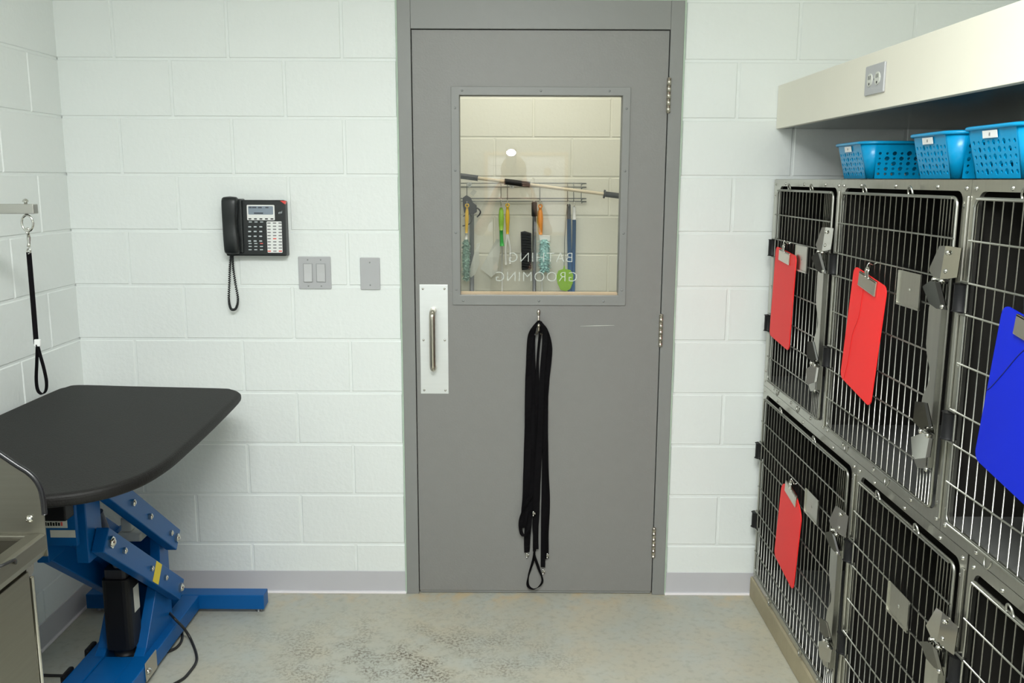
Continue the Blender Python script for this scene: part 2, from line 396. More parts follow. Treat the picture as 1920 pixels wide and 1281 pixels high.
def courses(parent, mname, axis, plane, lo, hi, rows, even, odd, holes=()):
    for k in rows:
        z0, z1 = k*CH, min((k+1)*CH, CEIL)
        if z1-z0 < 0.03: continue
        ph = even if k % 2 == 0 else odd
        n0 = math.floor((lo-ph)/CW)-1
        cuts = [lo]+[ph+CW*n for n in range(n0, n0+60) if lo+0.01 < ph+CW*n < hi-0.01]+[hi]
        segs = list(zip(cuts[:-1], cuts[1:]))
        for h0, h1, hz in holes:
            if z0 < hz-0.01:
                ns = []
                for a, b in segs:
                    if b <= h0 or a >= h1: ns.append((a, b)); continue
                    if a < h0-0.02: ns.append((a, h0))
                    if b > h1+0.02: ns.append((h1, b))
                segs = ns
        for a, b in segs:
            if a == lo: a -= J/2+0.006
            if b == hi: b += J/2+0.006
            w = b-a-J; h = z1-z0-J
            if w < 0.012: continue
            me = block_mesh(w, h, axis)
            if not me.materials: me.materials.append(MT[mname])
            mid = ((a+b)/2)
            c = (mid, plane, (z0+z1)/2) if axis == 1 else (plane, mid, (z0+z1)/2)
            me2 = me
            if me.materials[0] != MT[mname]:
                me2 = me.copy(); me2.materials.clear(); me2.materials.append(MT[mname])
            place('concrete_block', me2, c, parent)
FX0, FX1, FZ = -0.0508, 0.965, 2.235
R = 0.0035
wb = MB(); wb.box(XL, FX0, R, 0.2, 0, CEIL).box(FX1, XR, R, 0.2, 0, CEIL).box(FX0, FX1, R, 0.2, FZ, CEIL)
wb = tag(wb.build('wall_back', 'block'), kind='structure')
courses(wb, 'block', 1, 0.0, XL, XR, range(0, 14), -1.063, -0.866, [(FX0, FX1, FZ)])
wl = tag(MB().box(XL-0.2, XL-R, YR, 0.2, 0, CEIL).build('wall_left', 'block'), kind='structure')
courses(wl, 'block', 0, XL, -2.0, 0.0, range(0, 14), -0.413, -0.207)
tag(MB().box(XR, XR+0.2, YR, 0.2, 0, CEIL).build('wall_right', 'block'), kind='structure')
tag(MB().box(XL-0.2, XR+0.2, YR-0.2, YR, 0, CEIL).build('wall_rear', 'reardim'), kind='structure')
# hall behind the door
wf = tag(MB().box(XL-0.2, XR+0.2, YH+R, YH+0.2, 0, CEIL).build('wall_far', 'hallblock'), kind='structure')
courses(wf, 'hallblock', 1, YH, -0.5, 1.6, range(3, 13), 0.262, 0.465)
tag(MB().box(XL-0.4, XL-0.2, 0.2, YH+0.2, 0, CEIL).build('wall_hall_left', 'hallblock'), kind='structure')
tag(MB().box(XR+0.2, XR+0.4, 0.2, YH+0.2, 0, CEIL).build('wall_hall_right', 'hallblock'), kind='structure')
# cove base
def base(name, x0, x1, y0, y1, axis):
    b = MB()
    prof = [(0, 0), (0.012, 0), (0.005, 0.010), (0.003, 0.090), (0, 0.091)]
    if axis == 1: b.prism([(-p[0], p[1]) for p in prof], 0, x0, x1)
    else: b.prism([(XL+p[0], p[1]) for p in prof], 1, y0, y1)
    o = tag(b.build(name, 'base', fix=True), kind='structure')
    c = MB()
    if axis == 1: c.box(x0, x1, -0.0145, -0.006, 0, 0.008)
    else: c.box(XL+0.006, XL+0.0145, y0, y1, 0, 0.008)
    c.build('caulk_line', 'basecaulk', o, bevel=0.002)
base('baseboard_back_left', XL, FX0-0.002, 0, 0, 1)
base('baseboard_back_right', FX1+0.002, 1.325, 0, 0, 1)
base('baseboard_left', 0, 0, -2.2, -0.015, 0)
# concrete curb carrying the cages
tag(MB().box(1.300, XR, -3.2, -0.012, 0, 0.083).build('trim_1', 'curb', bevel=0.006), kind='structure')
# unseen ceiling panels; the room pair stand in for bounced flash and fill
def troffer(loc, sx, sy, mname, label):
    x, y, z = loc
    t = thing('unseen_ceiling_light', (x, y, CEIL-0.06), label, 'light')
    MB().frame([(x-sx/2-.03, y-sy/2-.03), (x+sx/2+.03, y-sy/2-.03), (x+sx/2+.03, y+sy/2+.03), (x-sx/2-.03, y+sy/2+.03)],
               [(x-sx/2, y-sy/2), (x+sx/2, y-sy/2), (x+sx/2, y+sy/2), (x-sx/2, y+sy/2)], 2, CEIL-0.06, CEIL).build('housing', 'white', t, fix=True)
    MB().box(x-sx/2, x+sx/2, y-sy/2, y+sy/2, CEIL-0.03, CEIL-0.02).build('diffuser', mname, t)
troffer(ADDED_ROOM_LAMPS[0][0], 1.2, 0.6, 'diff', 'unseen ceiling panel light standing in for flash bounced off the ceiling')
troffer(ADDED_ROOM_LAMPS[1][0], 1.2, 0.6, 'diff', 'added ceiling panel light brightening the unseen rear of the room')
troffer((0.45, 0.75, CEIL), 1.2, 0.6, 'diffwarm', 'ceiling panel light of the hall behind the door')

# ------------------------------------------------------------------ door
D = thing('door_1', (0.457, 0, 0), 'grey metal door with a square window and its frame', None, kind='structure')
DY = -0.004                     # room-side face of the slab
f = MB()
FY = -0.010
for (a0, a1, b0, b1) in ((FX0, -0.003, 0, FZ), (0.917, FX1, 0, FZ), (-0.003, 0.917, 2.137, FZ)):
    f.box(a0, a1, FY, 0.205, b0, b1)
f.box(-0.003, 0.014, 0.045, 0.09, 0, 2.137).box(0.900, 0.917, 0.045, 0.09, 0, 2.137).box(0.014, 0.9, 0.045, 0.09, 2.12, 2.137)
f.build('door_frame', 'frame', D, bevel=0.002)
c = MB()
c.box(FX0-0.006, FX0+0.001, -0.008, 0.004, 0, FZ+0.006).box(FX1-0.001, FX1+0.006, -0.008, 0.004, 0, FZ+0.006).box(FX0-0.006, FX1+0.006, -0.008, 0.004, FZ-0.001, FZ+0.008)
c.build('caulk_bead', 'caulk', D, bevel=0.002)
WX0, WX1, WZ0, WZ1 = 0.152, 0.768, 1.172, 1.926
s = MB().frame([(0, 0.012), (0.914, 0.012), (0.914, 2.134), (0, 2.134)], [(WX0, WZ0), (WX1, WZ0), (WX1, WZ1), (WX0, WZ1)], 1, DY, DY+0.044)
slab = s.build('door_slab', 'door', D, bevel=0.0015, fix=True)
OX0, OX1, OZ0, OZ1 = 0.138, 0.782, 1.152, 1.940
IX0, IX1, IZ0, IZ1 = 0.168, 0.754, 1.190, 1.910
g = MB().frame([(OX0, OZ0), (OX1, OZ0), (OX1, OZ1), (OX0, OZ1)], [(IX0, IZ0), (IX1, IZ0), (IX1, IZ1), (IX0, IZ1)], 1, DY-0.006, DY+0.012)
wfr = g.build('window_frame', 'frame', D, bevel=0.002, fix=True)
g = MB().frame([(OX0, OZ0), (OX1, OZ0), (OX1, OZ1), (OX0, OZ1)], [(IX0, IZ0), (IX1, IZ0), (IX1, IZ1), (IX0, IZ1)], 1, DY+0.030, DY+0.052)
g.build('window_stop', 'frame', D, bevel=0.002, fix=True)
MB().box(IX0, IX1, DY+0.020, DY+0.060, IZ0-0.004, IZ0+0.006).build('warm_lit_stop', 'tan', D)  # grey stop under the glass; warm hall light painted in as tan
for (x, z) in [(0.178, OZ1-.014), (0.46, OZ1-.014), (0.705, OZ1-.014), (0.178, OZ0+.016), (0.46, OZ0+.016), (0.70, OZ0+.016)] + \
              [(OX0+.014, zz) for zz in (1.21, 1.42, 1.645, 1.865)] + [(OX1-.014, zz) for zz in (1.21, 1.42, 1.645, 1.865)]:
    MB().dome((x, DY-0.006, z), (0, -1, 0), 0.0042, 0.0022).build('frame_screw', 'screw', wfr)
pane = MB().box(IX0-0.006, IX1+0.006, DY+0.014, DY+0.0145, IZ0-0.006, IZ1+0.006)
# a single sheet keeps one clean reflection
pane = MB().add([(IX0-.006, DY+.016, IZ0-.006), (IX1+.006, DY+.016, IZ0-.006), (IX1+.006, DY+.016, IZ1+.006), (IX0-.006, DY+.016, IZ1+.006)], [(0, 1, 2, 3)]).build('glass_pane', 'glass', D)
for txt, size, cx, cz in (('BATHING', 0.0520, 0.466, 1.327), ('GROOMING', 0.0520, 0.450, 1.255)):
    me = text_mesh(txt, size, spacing=1.12, offset=-0.0009)
    me.transform(Matrix.Rotation(math.pi, 4, 'Z') @ Matrix.Rotation(math.pi/2, 4, 'X'))
    me.materials.append(MT['frost'])
    place('lettering', me, (cx, DY+0.0172, cz), pane)
# pull plate
pp = MB().box(0.015, 0.121, DY-0.0025, DY, 0.811, 1.228).build('pull_plate', 'alu', D, bevel=0.001)
for (x, z) in ((0.028, 1.212), (0.108, 1.212), (0.028, 1.018), (0.108, 1.018), (0.028, 0.825), (0.108, 0.825)):
    MB().dome((x, DY-0.0025, z), (0, -1, 0), 0.0045, 0.003).build('plate_screw', 'chrome', pp)
hx = 0.066
pts = smooth_path([(hx, DY-.002, 1.132), (hx, DY-.030, 1.131), (hx, DY-.046, 1.122), (hx, DY-.052, 1.10), (hx, DY-.052, 0.945), (hx, DY-.046, 0.923), (hx, DY-.030, 0.914), (hx, DY-.002, 0.913)], 5)
MB().tube(pts, 0.0115, 14).build('pull_handle', 'nickel', pp)
for zc in (1.911, 1.060, 0.220):
    for k in range(5):
        z = zc-0.0585+k*0.0234
        if k == 0: h = MB()
        h.cyl((0.9165, FY-0.004, z+0.0004), (0.9165, FY-0.004, z+0.0230), 0.0078, 12)
    h.dome((0.9165, FY-0.004, zc+0.0585), (0, 0, 1), 0.0075, 0.005).dome((0.9165, FY-0.004, zc-0.0585), (0, 0, -1), 0.0075, 0.005)
    hg = h.build('hinge', 'nickel', D)
    MB().box(0.9145, 0.9165, FY+0.002, FY+0.03, zc-0.057, zc+0.057).build('hinge_leaf', 'nickel', hg)
# threshold shadow gap has nothing; sweep strip at the foot of the door
MB().box(0.002, 0.912, DY+0.004, DY+0.04, 0.003, 0.013).build('door_sweep', 'frame', D)
MB().ribbon([at(1088+u, 611.5-u*0.02, 1, DY-0.0003) for u in (0, 15, 30, 50, 64)], [Vector((0, 0, h_)) for h_ in (.0004, .0012, .0022, .0018, .0005)], 0.0003).build('paint_scratch', 'sticker', D)
# brass hook on the door
hk = MB()
hk.tube(smooth_path([(0.459, DY-.001, 1.118), (0.459, DY-.006, 1.108), (0.459, DY-.010, 1.085), (0.459, DY-.020, 1.066), (0.459, DY-.034, 1.062), (0.459, DY-.042, 1.078)], 5), 0.0042, 8)
hk.ball((0.459, DY-.005, 1.124), .0065, .006, .013, 10, 8).ball((0.459, DY-.043, 1.082), .006, .006, .006, 10, 6)
for sx in (-1, 1):
    hk.tube(smooth_path([(0.459, DY-.010, 1.062), (0.459+sx*.006, DY-.022, 1.050), (0.459+sx*.013, DY-.032, 1.046)], 4), 0.0035, 6)
hk.build('coat_hook', 'nickel', D)
# ------------------------------------------------------------------ cages
FXc = 1.309                                   # front plane of the cage bank
BACK = 2.06
Z0, ZM, Z1 = 0.083, 0.857, 1.618
_cy = {}
def rod_mesh(length, r, axis):
    key = (round(length, 3), r, axis)
    if key not in _cy:
        d = Vector((0, 1, 0)) if axis == 1 else Vector((0, 0, 1))
        me = MB().cyl(-d*length/2, d*length/2, r, 6).mesh('wire', Vector((0, 0, 0))); me.materials.append(MT['wire']); _cy[key] = me
    return _cy[key]
_riv = MB().dome((0, 0, 0), (-1, 0, 0), 0.0058, 0.0042, 8, 3).mesh('rivet', Vector((0, 0, 0))); _riv.materials.append(MT['chrome'])
HZ = [1.495, 1.409, 1.344, 1.240, 1.138, 1.068, 0.982]
def loop_rect(y0, y1, z0, z1, r, x): return [Vector((x, p[0], p[1])) for p in rrect(y0, y1, z0, z1, r, 4)]
def cage(label, ya, yb, za, zb, dL, dR, dB, dT, dz, latch=True, card=None, dense=True, group='stainless cages in two rows'):
    """ya (far) > yb (near): outer limits; dL/dR far/near edge of the door, dB/dT its foot and top"""
    t = thing('animal_cage', (FXc+0.3, (ya+yb)/2, za), label, 'cage', group)
    # shell
    b = MB(); th = 0.004
    b.box(FXc+0.002, BACK, ya-th, ya, za, zb).box(FXc+0.002, BACK, yb, yb+th, za, zb)
    b.box(BACK-th, BACK, yb, ya, za, zb).box(FXc+0.002, BACK, yb, ya, zb-th, zb)
    b.build('body', 'dark', t)
    MB().box(FXc+0.004, BACK-th, yb+th, ya-th, za+0.001, za+0.034).build('floor_pan', 'pan', t)
    MB().box(BACK-0.03, BACK-th, yb+th, ya-th, za+0.034, za+0.062).build('back_ledge', 'ledge', t)
    # face frame with rounded opening
    o = rrect(yb+0.0006, ya-0.0006, za+0.0006, zb-0.0006, 0.0004, 4); i = rrect(dR-0.005, dL+0.005, dB-0.004, dT+0.014, 0.022, 4)
    ff = MB().frame(o, i, 0, FXc-0.002, FXc+0.006).build('face_frame', 'steelx', t, fix=True)
    rv = []
    for yy in (ya-0.020, yb+0.020):
        for zz in (zb-0.055, zb-0.018, za+0.02, za+0.058): rv.append((yy, zz))
    for q in (0.2, 0.5, 0.8): rv += [(ya+(yb-ya)*q, zb-0.016), (ya+(yb-ya)*q, za+0.016)]
    rv += [((yb+dR)/2-0.004, dB+(dT-dB)*0.49), ((ya+dL)/2+0.004, dB+(dT-dB)*0.49)]
    for yy, zz in rv: place('rivet', _riv, (FXc-0.002, yy, zz), t)
    # raised channel on the near stile
    MB().box(FXc-0.0075, FXc-0.002, yb+0.0015, yb+0.0135, dB-0.01, dT+0.004).build('stile_channel', 'steelx', t, bevel=0.002)
    # door: perimeter rod
    xr = FXc-0.010
    d = MB().tube(loop_rect(dR, dL, dB, dT, 0.018, xr), 0.0036, 8, closed=True).build('wire_door', 'wire', t)
    h = dT-dB-0.006
    n = max(2, round((dL-dR-0.075)/0.0345)); sp = (dL-dR-0.075)/n
    ys = [dL-sp*k for k in range(1, n+1)]
    if dense: ys += [dR+0.060, dR+0.045, dR+0.030, dR+0.015]
    for y in ys: place('wire', rod_mesh(h, 0.0020, 2), (xr+0.001, y, (dB+dT)/2), d)
    for k, z in enumerate(HZ):
        z += dz
        y1 = dL+0.004
        if k in (1, 2, 4, 5): y1 = dL+0.016
        y0 = dR-0.003
        if k in (3,): y0 = dR+0.052
        L_ = y1-y0
        place('wire', rod_mesh(L_, 0.0023, 1), (xr-0.0045, (y0+y1)/2, z), d)
    # second rod laid along top and bottom
    for z in (dT-0.001, dB+0.001): place('wire', rod_mesh(dL-dR-0.03, 0.0026, 1), (xr-0.006, (dL+dR)/2, z), d)
    # little loops on the top and bottom rods
    for q in (0.27, 0.68):
        y = dL+(dR-dL)*q
        for z, sg in ((dT, 1), (dB, -1)):
            pts = [Vector((xr-0.006-0.004*math.sin(a), y+0.012*math.cos(a), z+sg*(0.004+0.018*math.sin(a)))) for a in [math.pi*k/8 for k in range(9)]]
            MB().tube(pts, 0.0026, 6).build('wire_loop', 'wire', d)
    # hinge rollers on the far edge
    for zc in ((HZ[1]+HZ[2])/2+dz, (HZ[4]+HZ[5])/2+dz):
        rl = MB().cyl((xr-0.004, dL+0.016, zc-0.029), (xr-0.004, dL+0.016, zc+0.029), 0.0150, 14).build('hinge_roller', 'black', d, bevel=0.003)
        hw = MB()
        for sg in (-1, 1):
            hw.tube(smooth_path([(xr-0.0045, dL-0.012, zc+sg*0.0325), (xr-0.006, dL+0.012, zc+sg*0.0325), (xr-0.002, dL+0.024, zc+sg*0.031), (xr+0.012, dL+0.026, zc+sg*0.030)], 4), 0.0034, 6)
        hw.cyl((FXc, dL+0.026, zc-0.031), (FXc, dL+0.026, zc+0.031), 0.004, 8)
        hw.build('hinge_wire', 'wire', d)
    # card holder
    if card:
        c0, c1, cz0, cz1 = card
        ch = MB().box(xr-0.0100, xr-0.0085, c1, c0, cz0, cz1).box(xr-0.0135, xr-0.0085, c1, c0, cz0-0.003, cz0+0.002).box(xr-0.0135, xr-0.0085, c0-0.002, c0, cz0, cz1).box(xr-0.0135, xr-0.0085, c1, c1+0.002, cz0, cz1)
        ch = ch.dome((xr-0.010, (c0+c1)/2, (cz0+cz1)/2-0.002), (-1, 0, 0), 0.005, 0.002)
        ch.build('card_holder', 'steelx', d)
    if latch:
        e = dR
        # long edge plate with its wavy far side
        wave = [(e+0.064, 1.352), (e+0.068, 1.335), (e+0.067, 1.255), (e+0.060, 1.235)]
        for k in range(7):
            a = math.pi*k/6
            wave.append((e+0.050+0.004-0.018*math.sin(a), 1.225-0.075*k/6))
        wave += [(e+0.062, 1.135), (e+0.066, 1.11), (e+0.064, 1.02), (e+0.05, 0.995), (e-0.004, 0.995), (e-0.004, 1.352)]
        MB().prism([(y, z+dz) for y, z in wave], 0, xr-0.0095, xr-0.0080).build('latch_edge_plate', 'steelx', d, fix=True)
        MB().prism([(y, z+dz) for y, z in ((e-0.006, 1.352), (e-0.006, 0.99), (e-0.002, 0.99), (e-0.002, 1.352))], 0, xr-0.016, xr-0.004).build('latch_edge_fold', 'steel', d, fix=True)
        def flap(name, poly, x_out, x_in, m_, fold=0.0):
            "sheet flap in the door plane, tilted so that its foot stands out"
            zs = [p[1] for p in poly]; z0, z1 = min(zs), max(zs); ym = e-0.006
            def clip(sg):
                out = []
                for i in range(len(poly)):
                    a, b = poly[i], poly[(i+1) % len(poly)]; da, db = sg*(a[0]-ym), sg*(b[0]-ym)
                    if da >= 0: out.append(a)
                    if da*db < 0: k = da/(da-db); out.append((a[0]+(b[0]-a[0])*k, a[1]+(b[1]-a[1])*k))
                return out
            M_ = MB()
            for sg in (1, -1):
                pl = clip(sg); n_ = len(pl)
                if n_ < 3: continue
                P = [Vector((x_in+(x_out-x_in)*(z1-z)/(z1-z0)-fold*max(0, y-ym), y, z+dz)) for y, z in pl]
                Q = [p+Vector((0.0016, 0, 0)) for p in P]
                M_.add(P+Q, [tuple(range(n_)), tuple(range(2*n_-1, n_-1, -1))]+[(i, i+n_, (i+1) % n_+n_, (i+1) % n_) for i in range(n_)])
            return M_.build(name, m_, d, fix=True)
        up = [(e+0.016, 1.478), (e-0.020, 1.480), (e-0.075, 1.480), (e-0.078, 1.420), (e-0.030, 1.412), (e+0.014, 1.408), (e+0.040, 1.424)]
        flap('latch_guard', up, xr-0.026, xr-0.020, 'chrome', 0.12)
        flap('latch_flap', [(e+0.038, 1.388), (e+0.008, 1.404), (e-0.030, 1.404), (e-0.030, 1.346), (e+0.010, 1.343), (e+0.030, 1.352)], xr-0.016, xr-0.036, 'reflectdark', 0.25)
        flap('latch_guard', [(e+0.024, 1.134), (e-0.024, 1.142), (e-0.024, 1.072), (e+0.014, 1.066), (e+0.046, 1.082)], xr-0.016, xr-0.038, 'reflectdark', 0.25)
        flap('latch_flap', [(e+0.058, 1.042), (e+0.012, 1.066), (e-0.022, 1.064), (e-0.024, 1.020), (e+0.030, 0.999), (e+0.042, 1.004)], xr-0.024, xr-0.018, 'chrome', 0.15)
        flap('latch_tongue', [(e+0.058, 1.000), (e+0.062, 0.985), (e+0.045, 0.974), (e+0.006, 0.984), (e+0.004, 1.02), (e+0.04, 1.03)], xr-0.016, xr-0.015, 'steel')
        for zz in (1.406, 1.069):
            pin = MB()
            pin.cyl((xr-0.024, e+0.016, zz+dz), (xr-0.024, e-0.034, zz+dz), 0.0045, 8)
            for yy in (e+0.012, e-0.022): pin.ball((xr-0.030, yy, zz+dz), .006, .006, .006, 8, 6)
            pin.build('latch_pin', 'chrome', d)
        for yy, zz in ((e-0.024, 1.467), (e-0.024, 1.428), (e-0.022, 1.352), (e-0.016, 0.990)):
            place('rivet', _riv, (xr-0.024, yy, zz+dz), d)
    return t
UB, UT, LB, LT = 0.893, 1.580, 0.130, 0.818
cage('narrow upper stainless cage against the back wall with a red clipboard', -0.030, -0.708, ZM, Z1, -0.108, -0.672, UB, UT, 0, card=(-0.385, -0.505, 1.328, 1.408))
cage('wide upper stainless cage with the bright red clipboard, second from the back wall', -0.708, -1.460, ZM, Z1, -0.743, -1.422, UB, UT, 0, card=(-1.187, -1.309, 1.326, 1.405))
cage('upper stainless cage nearest the camera with the blue clipboard', -1.460, -2.240, ZM, Z1, -1.498, -2.200, UB, UT, 0, latch=False)
cage('wide lower stainless cage against the back wall with a red clipboard', -0.030, -0.974, Z0, ZM, -0.080, -0.936, LB, LT, -0.765, card=(-0.628, -0.750, 0.588, 0.662))
cage('lower stainless cage with an empty card holder and no clipboard, second from the back wall', -0.974, -1.586, Z0, ZM, -1.012, -1.553, LB, LT, -0.765, card=(-1.271, -1.390, 0.578, 0.652))
cage('lower stainless cage at the lower right corner of the photo', -1.592, -2.240, Z0, ZM, -1.622, -2.200, LB, LT, -0.765, latch=False)
# ------------------------------------------------------------------ clipboards
def clipboard(label, cx, cz, w, h, ang, mname, line_m, x, line, hookz, cap=0.0, lean=0.0, cliprot=0):
    """board centred at (y=cx, z=cz) in a plane parallel to the cage fronts, turned by ang degrees; u runs towards the camera"""
    ca, sa = math.cos(math.radians(ang)), math.sin(math.radians(ang))
    def W(u, v, d=0.0):
        return Vector((x-d+lean*v, cx-(u*ca+v*sa), cz+(-u*sa+v*ca)))
    t = thing('clipboard', W(0, -h/2), label, 'clipboard', 'clipboards hung on the cage doors')
    P = rrect(-w/2, w/2, -h/2, h/2, 0.020, 5)
    P = P[:12]+[(0.045, h/2), (-0.045, h/2)]+P[12:]
    if cap: P = [(u, v-(cap*max(0, abs(u)-0.035)/(w/2-0.035) if v > 0 else 0)) for u, v in P]
    n = len(P); vs = [W(u, v, 0.0032) for u, v in P]+[W(u, v, 0) for u, v in P]
    fs = [tuple(range(n)), tuple(range(2*n-1, n-1, -1))]+[(i, i+n, (i+1) % n+n, (i+1) % n) for i in range(n)]
    MB().add(vs, fs).build('board', mname, t, fix=True)
    if line:
        lp = smooth_path([W(u, v, 0.0036) for u, v in line], 5)
        MB().tube(lp, 0.0011, 5).build('crease', line_m, t)
    c = MB(); ct = h/2
    ax = lambda u, v, d: W(u, v, d)
    U = (ax(1, 0, 0)-ax(0, 0, 0)); V = (ax(0, 1, 0)-ax(0, 0, 0)).normalized(); Nn = Vector((-1, 0, 0))
    c.obox(W(0, ct-0.020, 0.008), U*0.058, V*0.019, Nn*0.0010)
    c.obox(W(0, ct-0.036, 0.0062), U*0.058, V*0.0022, Nn*0.0030)
    c.obox(W(0, ct-0.003, 0.0060), U*0.058, V*0.0022, Nn*0.0030)
    for sg in (-1, 1): c.obox(W(sg*0.057, ct-0.020, 0.0058), U*0.0012, V*0.019, Nn*0.0026)
    clip = c.build('clip', 'nickel', t, bevel=0.0015, fix=True)
    hk_ = MB().tube(smooth_path([W(-0.010, ct-0.004, 0.010), W(-0.010, ct+0.014, 0.012), W(-0.004, ct+0.022, 0.009), W(0.004, ct+0.022, 0.009), W(0.010, ct+0.014, 0.012), W(0.010, ct-0.004, 0.010)], 4), 0.0022, 6)
    hk_.tube(smooth_path([W(0, ct+0.016, 0.013), W(0.001, ct+0.034, 0.010), W(0.002, hookz-0.002, -0.002), W(0.002, hookz+0.003, -0.012)], 4), 0.0024, 6)
    hk_.obox(W(0, ct+0.010, 0.010), U*0.012, V*0.012, Nn*0.001)
    hk_.build('hanging_hook', 'chrome', clip)
XB = FXc-0.026
clipboard('dull red clipboard on the narrow cage nearest the back wall', -0.290, 1.222, 0.232, 0.318, 4.0, 'red', 'redline', XB, None, 0.185)
clipboard('bright red clipboard with a crease line on the second upper cage', -1.008, 1.216, 0.222, 0.318, 8.5, 'red', 'redline', XB, [(-0.03, 0.12), (-0.035, 0.04), (-0.062, -0.02), (-0.068, -0.10), (-0.082, -0.155)], 0.192)
clipboard('blue clipboard with a diagonal crease on the cage nearest the camera', -1.762, 1.214, 0.232, 0.318, 9.0, 'bluebd', 'blueline', XB, [(-0.116, -0.014), (-0.104, -0.004), (-0.074, 0.034), (-0.034, 0.088), (0.0, 0.122)], 0.192)
clipboard('red clipboard with slanted top corners on the lower cage', -0.500, 0.468, 0.222, 0.315, 8.0, 'red', 'redline', XB, None, 0.175, cap=0.042)

# ------------------------------------------------------------------ overhead shelf, outlet, baskets
sh = thing('overhead_shelf', (1.7, -1.5, 1.797), 'thick white shelf running above the blue baskets and cages', 'shelf')
MB().box(FXc, FXc+0.022, -3.0, -0.004, 1.797, 1.947).build('fascia', 'laminate', sh, bevel=0.0015)
MB().box(FXc+0.022, XR-0.002, -3.0, -0.004, 1.925, 1.945).build('shelf_top', 'laminate', sh)
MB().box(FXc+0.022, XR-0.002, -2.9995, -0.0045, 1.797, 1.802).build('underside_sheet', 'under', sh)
# outlet plate on the fascia
ot = thing('power_outlet', (FXc, -0.905, 1.837), 'grey power outlet plate on the white shelf front', 'outlet')
MB().prism(rrect(-0.968, -0.842, 1.837, 1.913, 0.004, 3), 0, FXc-0.006, FXc).build('plate', 'grey', ot, bevel=0.002, fix=True)
for yc in (-0.879, -0.930):
    rc = MB().prism([(yc+0.017*math.cos(a), 1.875+0.0165*math.sin(a)) for a in [2*math.pi*k/16 for k in range(16)]], 0, FXc-0.0085, FXc-0.005).build('receptacle', 'sticker', ot, fix=True)
    sl = MB().box(FXc-0.0092, FXc-0.0084, yc+0.004, yc+0.006, 1.876, 1.886).box(FXc-0.0092, FXc-0.0084, yc-0.006, yc-0.004, 1.876, 1.886).box(FXc-0.0092, FXc-0.0084, yc-0.0025, yc+0.0025, 1.862, 1.868)
    sl.build('slots', 'black', rc)
MB().dome((FXc-0.006, -0.9045, 1.875), (-1, 0, 0), 0.003, 0.0015).build('plate_screw', 'screw', ot)

